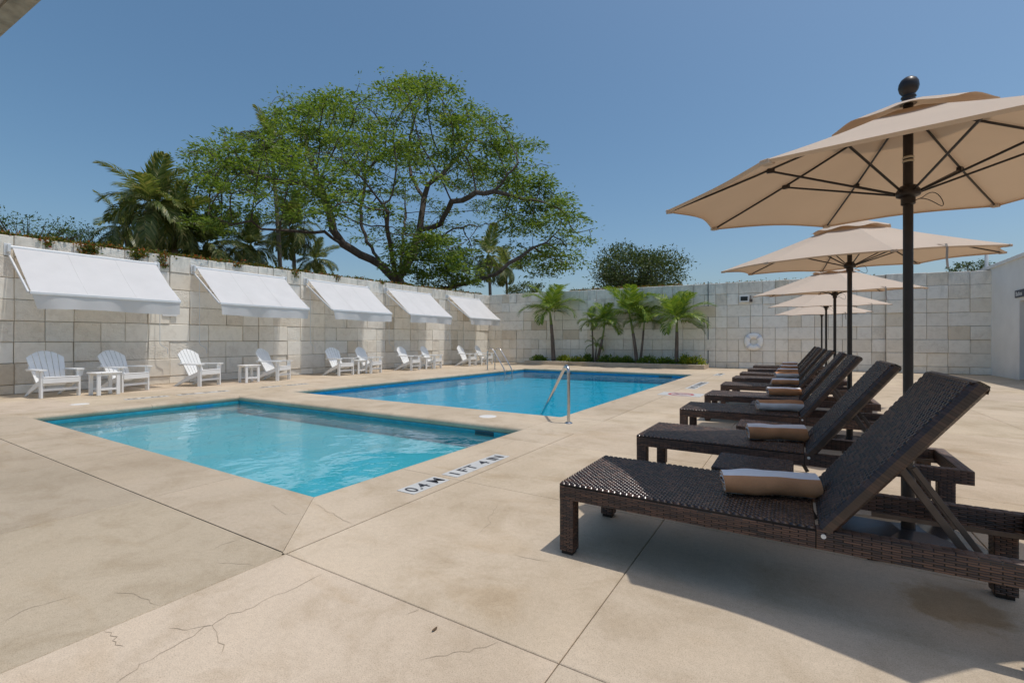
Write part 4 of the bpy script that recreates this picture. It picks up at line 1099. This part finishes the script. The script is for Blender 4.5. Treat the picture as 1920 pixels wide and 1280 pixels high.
# ------------------------------------------------------------------ palms
def frond_mesh(name, mat, L, arch, droop, nl, leaf, seed, width=.035):
    """rachis along +x that arches over, leaflets on both sides"""
    g = np.random.default_rng(seed); pts = []; ang = 0.0; p = np.zeros(3)
    for k in range(25):
        pts.append(p.copy()); t = k / 24
        ang = -arch * t ** 1.5; p = p + np.array([math.cos(ang), 0, math.sin(ang)]) * L / 24
    pts = np.array(pts); P = []
    def strip(a, b_, wa, wb, side):
        P.append([a - side * wa, a + side * wa, b_ + side * wb, b_ - side * wb])
    for k in range(24):
        s_ = np.array([0, 1.0, 0]); wdt = .022 * (1 - k / 26)
        strip(pts[k], pts[k + 1], wdt * L / 2, wdt * L / 2 * .96, s_)
    for sgn in (-1, 1):
        for k in range(nl):
            t = .14 + .86 * (k + g.random() * .6) / nl; i = min(23, int(t * 24)); fr = t * 24 - i
            base = pts[i] * (1 - fr) + pts[i + 1] * fr; tan = unit(pts[i + 1] - pts[i])
            ln = leaf * (math.sin(math.pi * min(1, .14 + t * .86)) ** .6) * g.uniform(.85, 1.1) + .02
            out_ = np.array([0, sgn, 0.0]); upv = np.cross(tan, np.array([0, 1.0, 0])) * -1
            upv = upv if upv[2] > 0 else -upv
            d0 = unit(out_ * .80 + tan * (.45 + .55 * t) + upv * g.uniform(.05, .35))
            d1 = unit(d0 + np.array([0, 0, -droop * g.uniform(.7, 1.3)]))
            d2 = unit(d1 + np.array([0, 0, -droop * g.uniform(.8, 1.5)]))
            a = base; b1 = a + d0 * ln * .4; c1 = b1 + d1 * ln * .35; e1 = c1 + d2 * ln * .25
            sd = unit(np.cross(d0, upv)) * width * .5
            P.append([a - sd * .5, a + sd * .5, b1 + sd, b1 - sd]); P.append([b1 - sd, b1 + sd, c1 + sd * .75, c1 - sd * .75]); P.append([c1 - sd * .75, c1 + sd * .75, e1 + sd * .06, e1 - sd * .06])
    V = np.array(P); return quad_mesh(name, V, mat)
coco = [frond_mesh('frond', M['frond_coco'], 1.0, a, d, 40, .34, s, .026) for a, d, s in ((1.0, .55, 1), (1.6, .8, 2), (2.1, 1.0, 3), (.5, .4, 4))]
young = [frond_mesh('frond', M['frond_young'], 1.0, a, d, 36, .36, s, .024) for a, d, s in ((1.5, .45, 5), (1.9, .6, 6), (2.1, .7, 7), (1.0, .3, 8))]
def put_frond(root, meshes, org, L, az, el, rr, roll=0):
    kind = 3 if el > 62 else (0 if el > 38 else (1 if el > 5 else 2))
    f = link(bpy.data.objects.new('frond', meshes[kind]), root)
    f.rotation_mode = 'QUATERNION'
    f.rotation_quaternion = (Matrix.Rotation(az, 3, 'Z') @ Matrix.Rotation(-R(el), 3, 'Y') @ Matrix.Rotation(R(roll), 3, 'X')).to_quaternion()
    f.location = org; f.scale = (L, L, L)
def coconut_palm(px, py, d, L, nf, label, lean=(0, 0), trunk=.16, seed=0, nuts=True, zb=-.1, wind=0.0):
    g = random.Random(seed); top = at_depth(px, py, d)
    base = Vector((top.x + lean[0], top.y + lean[1], zb)); root = empty('coconut_palm', base); tag(root, label, 'palm tree', 'coconut palms behind the walls')
    H = top - base; pts = [H * t + Vector((-lean[0], -lean[1], 0)) * (-.25 * math.sin(math.pi * t)) for t in [k / 14 for k in range(15)]]
    MB().tube(pts, [trunk * (1.25 - .5 * min(1, k / 4) * .5 - .25 * k / 14) * (1 + .04 * (k % 2)) for k in range(15)], 10).build('trunk', M['palm_bark'], root, True)
    MB().lathe([(.02, .45), (trunk * 1.2, .2), (trunk * 1.4, -.05), (trunk * .8, -.4)], 10, off=tuple(H)).build('crown_heart', M['frond_coco'], root, True)
    for k in range(nf):
        el = 82 - 118 * (k / (nf - 1)) ** .85 + g.uniform(-7, 7)
        az = k * 2.39996 + g.uniform(-.3, .3)
        if wind: az = az + wind * math.sin(az) * .5
        put_frond(root, coco, H + Vector((0, 0, .12)), L * g.uniform(.85, 1.12), az, el, g, g.uniform(-25, 25))
    if nuts:
        b = MB()
        for k in range(6):
            a = k * 1.05; c = H + Vector((math.cos(a) * .3, math.sin(a) * .3, -.25 - .1 * (k % 2)))
            b.lathe([(.0, .15), (.09, .10), (.12, 0), (.09, -.10), (.0, -.15)], 8, off=tuple(c))
        b.build('coconuts', M['coconut'], root, True)
    return root
coconut_palm(285, 392, 26, 2.9, 22, 'bushy coconut palm with the tallest crown left of the big tree', (.5, .3), .2, 1)
coconut_palm(326, 424, 27.5, 2.6, 18, 'coconut palm crowded against the bushy one left of the big tree', (-.6, .4), .2, 21)
coconut_palm(238, 436, 28, 2.5, 16, 'coconut palm with hanging pale fronds at the outer left of the palm group', (.3, .2), .19, 2)
coconut_palm(388, 466, 30, 2.9, 20, 'lower coconut palm half hidden behind the left limbs of the big tree', (.2, 0), .18, 3)
coconut_palm(470, 468, 33, 2.5, 18, 'small coconut palm just above the wall under the long left limb', (0, .2), .16, 4)
coconut_palm(508, 268, 36, 2.4, 18, 'very tall slender coconut palm poking through the top of the big tree', (1.15, .2), .17, 5, False)
coconut_palm(548, 432, 38, 3.0, 20, 'coconut palm with drooping fronds right of the tall slender one', (.4, .1), .18, 6)
coconut_palm(592, 492, 40, 2.4, 16, 'small coconut palm low behind the wall between the trunks', (.1, .1), .16, 9)
coconut_palm(916, 484, 42, 3.0, 13, 'coconut palm with pale hanging fronds behind the right low limb', (.3, 0), .17, 7)
coconut_palm(948, 505, 48, 2.6, 16, 'far thin coconut palm near the wall corner', (.4, 0), .16, 8, False)

def planter_palm(pxb, pxt, pyt, L, nf, label, rb_, seed, Y=20.15, shaft=.28, elmin=6, first=78, bow=0.0):
    g = random.Random(seed); x0 = on_line(pxb, Y); xt = on_line(pxt, Y); d = -sT * xt + cT * Y
    zt_ = EYE + (640 - pyt) / FPX * d
    root = empty('young_palm', (x0, Y, .13)); tag(root, label, 'palm', 'young palms in the planter bed')
    H = Vector((xt - x0, 0, zt_ - .13)); n = 16
    pts = [Vector((H.x * (t ** (1 + bow)), .05 * math.sin(3 * t), H.z * t)) for t in [k / (n - 1) for k in range(n)]]
    ks = int(n * (1 - shaft))
    MB().tube(pts[:ks + 1], [rb_ * (1.25 - .55 * k / n) * (1 + .05 * (k % 2)) for k in range(ks + 1)], 10).build('trunk', M['ring_bark'], root, True)
    MB().tube(pts[ks:], [rb_ * (.88 - .45 * k / (n - ks)) for k in range(n - ks)], 10).build('crownshaft', M['shaft'], root, True)
    for k in range(nf):
        el = first - (first - elmin) * (k / max(1, nf - 1)) + g.uniform(-6, 6); az = k * 2.39996 + g.uniform(-.3, .3) + seed
        put_frond(root, young, H - Vector((0, 0, .03)), L * g.uniform(.88, 1.1), az, el, g, g.uniform(-30, 30))
    return root
planter_palm(1038, 1031, 584, 1.75, 14, 'single stout young palm standing alone in the planter', .085, 1.0, shaft=.30)
planter_palm(1112, 1109, 600, .75, 6, 'very thin upright palm stem beside the leaning palm', .035, 2.2, elmin=0)
planter_palm(1117, 1134, 606, 1.25, 11, 'dark leaning young palm with a curved stem', .055, 3.1, shaft=.4, bow=-.25)
planter_palm(1115, 1118, 645, .62, 7, 'smallest palm tuft at the foot of the leaning palm', .03, 4.4, elmin=-5)
planter_palm(1194, 1180, 588, 1.6, 12, 'tall bright young palm crossing its thinner neighbour', .065, 5.3, shaft=.38, bow=.2)
planter_palm(1200, 1208, 603, 1.05, 10, 'thin young palm behind the tall bright one', .045, 6.1, 20.3, shaft=.22)
planter_palm(1268, 1269, 600, 1.65, 14, 'straight young palm at the lounger end of the planter', .07, 7.2, shaft=.26)

# ------------------------------------------------------------------ the big spreading tree
DT = 30.0
rg = np.random.default_rng(12)
def T3(px, py, off): return np.array(at_depth(px, py, DT + off))
limbs = [
 [(752, 640, 0), (748, 575, 0), (746, 530, 0)],
 [(746, 530, 0), (714, 494, -.5), (677, 477, -1), (641, 457, -1.5), (624, 433, -2), (620, 404, -2), (604, 364, -2), (567, 347, -2), (523, 339, -2.5), (470, 325, -3), (425, 300, -3)],
 [(641, 457, -1.5), (608, 434, -3), (567, 433, -4), (527, 431, -5), (490, 431, -5.5), (472, 415, -6), (433, 423, -6.5), (390, 400, -7)],
 [(714, 494, -.5), (689, 453, .5), (677, 421, 1.5), (681, 364, 2), (685, 323, 2), (718, 291, 2.5), (726, 254, 3)],
 [(746, 530, 0), (772, 482, 1), (787, 429, 1.5), (795, 372, 2), (803, 347, 2), (827, 331, 2), (856, 299, 2.5), (880, 262, 3)],
 [(787, 429, 1.5), (806, 428, 0), (823, 420, -1), (848, 380, -2), (880, 368, -2.5), (925, 360, -3), (953, 331, -3.5), (972, 303, -4)],
 [(772, 482, 1), (810, 455, 0), (840, 437, -2), (880, 421, -3), (925, 421, -4), (962, 398, -5)],
 [(746, 530, 0), (800, 548, -1), (845, 540, -2), (896, 526, -2.5), (941, 506, -3), (974, 481, -3), (1002, 465, -3), (1022, 453, -3.5), (1050, 430, -4)],
 [(925, 360, -3), (985, 372, -3), (1040, 387, -3.5)],
 [(795, 372, 2), (770, 330, 4), (765, 280, 5), (775, 230, 5), (790, 190, 5)],
 [(604, 364, -2), (590, 320, -1), (575, 280, 0), (570, 240, 1)],
 [(746, 530, 0), (735, 490, -3), (730, 440, -5), (725, 400, -6)],
 [(746, 530, 0), (755, 470, 5), (760, 400, 8), (760, 340, 10)]]
nodes = []; par_ = []
def nearest(p):
    A_ = np.array(nodes); return int(np.argmin(((A_ - p) ** 2).sum(1)))
for li, lb in enumerate(limbs):
    P = [T3(*q) for q in lb]
    cur = -1 if li == 0 else nearest(P[0])
    if li == 0: nodes.append(P[0]); par_.append(-1); cur = 0
    for a, c in zip(P, P[1:]):
        m = max(1, int(np.linalg.norm(c - a) / .5))
        for k in range(1, m + 1):
            q = a + (c - a) * k / m + rg.normal(0, .05, 3); nodes.append(q); par_.append(cur); cur = len(nodes) - 1
outline = np.array([(340, 335), (352, 300), (375, 262), (430, 243), (480, 225), (520, 205), (560, 182), (600, 166), (660, 160), (700, 158), (745, 142), (800, 147), (850, 152), (866, 190), (905, 208), (950, 222), (1000, 246), (1024, 285), (1018, 325), (1036, 350), (1070, 375), (1092, 405), (1106, 435), (1094, 465), (1082, 492), (1050, 515), (985, 512), (950, 480), (905, 462), (880, 490), (868, 530), (800, 540), (740, 500), (705, 455), (660, 440), (600, 400), (560, 412), (500, 400), (440, 440), (380, 452), (335, 440), (330, 380)], float)
def inside(px, py):
    c = np.zeros(len(px), bool); j = len(outline) - 1
    for i in range(len(outline)):
        xi, yi = outline[i]; xj, yj = outline[j]
        c ^= ((yi > py) != (yj > py)) & (px < (xj - xi) * (py - yi) / (yj - yi + 1e-9) + xi); j = i
    return c
N0 = 2600
ax_, ay_ = rg.uniform(325, 1110, N0), rg.uniform(138, 545, N0); ok = inside(ax_, ay_); ax_, ay_ = ax_[ok], ay_[ok]
hw = 10.5 * np.sqrt(np.clip(1 - ((ax_ - 725) / 400) ** 2, .06, 1)) * np.sqrt(np.clip(1 - ((np.minimum(ay_, 400) - 400) / 275) ** 2, .05, 1)) * np.where(ay_ > 430, .55, 1.0)
off = rg.uniform(-1, 1, len(ax_)) * hw
off = np.where((ax_ > 820) & (off < -4), off * .4, off)
core = (((ax_ - 735) / 300) ** 2 + ((ay_ - 470) / 230) ** 2 + (off / 9.0) ** 2) < .62
lowmid = (ay_ > 440) & (ax_ > 740) & (ax_ < 880)
keep = (~core) | (rg.random(len(ax_)) < .14) | (lowmid & (off < -1))
ax_, ay_, off = ax_[keep], ay_[keep], off[keep]
ctr = np.stack([-sT * (DT + off) + cT * (ax_ - 960) / FPX * (DT + off), cT * (DT + off) + sT * (ax_ - 960) / FPX * (DT + off), EYE + (640 - ay_) / FPX * (DT + off)], 1)
ctr = ctr[~((ctr[:, 0] > -16.6) & (ctr[:, 1] < 23.0))][:430]
lm = rg.uniform(0, 1, (46, 3)); lx = 745 + 135 * lm[:, 0]; ly = 440 + 95 * lm[:, 1]; lo = -5.0 + 4.0 * lm[:, 2]
ctr = np.concatenate([ctr, np.stack([-sT * (DT + lo) + cT * (lx - 960) / FPX * (DT + lo), cT * (DT + lo) + sT * (lx - 960) / FPX * (DT + lo), EYE + (640 - ly) / FPX * (DT + lo)], 1)])
pads = ctr.copy()
ncl = rg.integers(3, 8, len(ctr))
att = np.repeat(ctr, ncl, 0); att = att + rg.normal(0, 1, att.shape) * np.array([.5, .5, .2])
A_ = np.array(nodes); best = np.full(len(att), 1e9); bi = np.zeros(len(att), int)
for s0 in range(0, len(A_), 200):
    d2 = ((att[:, None, :] - A_[None, s0:s0 + 200]) ** 2).sum(2); k = d2.argmin(1); v = d2[np.arange(len(att)), k]
    u = v < best; best[u] = v[u]; bi[u] = k[u] + s0
STEP, KILL = .45, .55
for it in range(60):
    alive = best > KILL ** 2
    if not alive.any(): break
    att, best, bi = att[alive], best[alive], bi[alive]
    arr = np.array(nodes); dirs = unit(att - arr[bi]); uq, inv = np.unique(bi, return_inverse=True)
    sm_ = np.zeros((len(uq), 3)); np.add.at(sm_, inv, dirs)
    new = arr[uq] + unit(sm_ + rg.normal(0, .25, sm_.shape)) * STEP
    k0 = len(nodes); nodes.extend(list(new)); par_.extend(list(uq))
    d2 = ((att[:, None, :] - new[None]) ** 2).sum(2); k = d2.argmin(1); v = d2[np.arange(len(att)), k]
    u = v < best; best[u] = v[u]; bi[u] = k[u] + k0
nodes = np.array(nodes); par_ = np.array(par_); NN = len(nodes)
rad = np.zeros(NN); cnt = np.zeros(NN, int)
for i in range(NN): 
    if par_[i] >= 0: cnt[par_[i]] += 1
acc = np.zeros(NN)
for i in range(NN - 1, -1, -1):
    rad[i] = max(.014, acc[i] ** (1 / 2.35)) if cnt[i] else .014
    if par_[i] >= 0: acc[par_[i]] += rad[i] ** 2.35
rad = np.minimum(np.where(rad > .05, rad * 1.75, rad * 1.35), .95)
tr = empty('spreading_tree', tuple(T3(752, 640, 0) * np.array([1, 1, 0]) + np.array([0, 0, -.12]))); tag(tr, 'huge spreading broad crowned tree rising behind the long stone wall', 'tree')
org = np.array(tr.location)
b = MB()
for i in range(NN):
    p = par_[i]
    if p < 0: continue
    n_ = 8 if rad[i] > .12 else (5 if rad[i] > .03 else 3)
    a, c = nodes[p] - org, nodes[i] - org
    d_ = c - a; L_ = np.linalg.norm(d_)
    if L_ < 1e-4: continue
    d_ = d_ / L_; r0 = min(rad[p], rad[i] * 1.25)
    gp = par_[p]
    x_ = np.cross(d_, [0.13, .2, 1.0]); x_ /= (np.linalg.norm(x_) + 1e-9); y_ = np.cross(d_, x_)
    ang_ = np.arange(n_) * 2 * math.pi / n_
    circ = np.cos(ang_)[:, None] * x_ + np.sin(ang_)[:, None] * y_
    vs = np.concatenate([a - d_ * r0 * .3 + circ * r0, c + d_ * rad[i] * .2 + circ * rad[i]])
    b.add(vs.tolist(), [(k, (k + 1) % n_, n_ + (k + 1) % n_, n_ + k) for k in range(n_)])
b.add([(0.9 * math.cos(k * .7854), 0.9 * math.sin(k * .7854), 0) for k in range(8)] + [(.74 * math.cos(k * .7854), .74 * math.sin(k * .7854), 1.2) for k in range(8)], [(k, (k + 1) % 8, 8 + (k + 1) % 8, 8 + k) for k in range(8)])
b.build('trunk', M['bark'], tr, True)
tips = np.where(rad < .040)[0]
tipw = np.where(cnt[tips] == 0, 10, 2)
src = np.repeat(tips, tipw); n_ = len(src)
fd = nodes[src] - nodes[par_[src]]
C = nodes[src] - org + rg.normal(0, 1, (n_, 3)) * np.array([.34, .34, .14]) + unit(fd) * rg.uniform(-.1, .45, (n_, 1))
D = unit(fd) * .5 + rg.normal(0, 1, (n_, 3)) * np.array([.9, .9, .35]) + np.array([0, 0, -.15])
npd = rg.integers(60, 170, len(pads)); pc = np.repeat(pads, npd, 0); sz = np.repeat(rg.uniform(.55, 1.0, len(pads)), npd)[:, None]
gl = rg.normal(0, 1, (len(pc), 3)); gl = gl / np.maximum(1, np.linalg.norm(gl, axis=1, keepdims=True) / 1.9); dome = -(gl[:, :1] ** 2 + gl[:, 1:2] ** 2) * .09
PC = pc - org + gl * np.array([.60, .60, .13]) * sz + np.concatenate([dome * 0, dome * 0, dome], 1) * sz
PD = gl * np.array([1, 1, .2]) + rg.normal(0, .6, gl.shape) * np.array([1, 1, .5])
C = np.concatenate([C, PC]); D = np.concatenate([D, PD]); n_ = len(C)
V = leaves(rg, C, D, rg.uniform(.15, .34, n_), rg.uniform(.06, .13, n_), .66)
link(bpy.data.objects.new('crown', quad_mesh('crown', V, M['leaf_tree'])), tr)
print('tree nodes', NN, 'leaves', n_)

def leafy_tree(name, label, px, py, d, rx, rz, nclump, nleaf, mat, seed, gap=.0, ls=(.10, .22), flatz=.5, htop=1.0):
    g = np.random.default_rng(seed); c = np.array(at_depth(px, py, d)); base = np.array([c[0], c[1], -.12])
    root = empty(name, tuple(base)); tag(root, label, 'tree')
    cc = c - base; b = MB()
    b.tube([(0, 0, 0), tuple(cc * .5 + np.array([.1, 0, 0])), tuple(cc * .8)], [rx * .06 + .05, rx * .05 + .04, rx * .035 + .03], 8)
    u = unit(g.normal(size=(nclump, 3))); u[:, 2] = u[:, 2] * .9 + .12
    cl = u * (g.uniform(.35, 1.0, (nclump, 1)) ** .6) * np.array([rx, rx, rz]) * (1 + .18 * np.sin(u[:, :1] * 5 + seed))
    for q in cl[:: max(1, nclump // 90)]:
        e = cc + q; m = cc * .8 * .6 + e * .4; m[2] -= .1 * rz
        b.tube([tuple(cc * .72), tuple(m), tuple(e)], [rx * .02 + .012, rx * .010 + .008, .006], 5, False)
    b.build('trunk', M['bark'], root, True)
    src = np.repeat(cl, nleaf, 0); n_ = len(src); s_ = rx * .13
    C = src + g.normal(0, 1, (n_, 3)) * np.array([s_, s_, s_ * flatz]) + cc
    D = unit(src) * .6 + g.normal(0, .8, (n_, 3)) + np.array([0, 0, .1])
    V = leaves(g, C, D, g.uniform(ls[0], ls[1], n_), g.uniform(ls[0] * .4, ls[1] * .45, n_), .35)
    link(bpy.data.objects.new('crown', quad_mesh('crown', V, M[mat])), root); return root
leafy_tree('rounded_tree', 'dense dark rounded tree behind the wall above the planted palms', 1188, 520, 36, 3.3, 2.3, 420, 34, 'leaf_dark', 3, ls=(.12, .3))
leafy_tree('acacia_tree', 'thin flat topped tree behind the outer end of the long wall', 52, 438, 24, 2.7, .95, 110, 26, 'leaf_acacia', 5, ls=(.08, .18), flatz=.3)
leafy_tree('acacia_tree', 'small sparse tree between the flat topped tree and the coconut palms', 142, 446, 27, 1.15, .55, 45, 22, 'leaf_acacia', 6, ls=(.08, .16), flatz=.3)
leafy_tree('leafy_bush', 'small bush peeping over the wall behind the parasols', 1815, 506, 24, .75, .45, 40, 24, 'leaf_dark', 11, ls=(.08, .16))
leafy_tree('leafy_bush', 'low dark bush behind the corner of the two stone walls', 985, 545, 40, 1.6, .7, 60, 24, 'leaf_dark', 12, ls=(.12, .25))
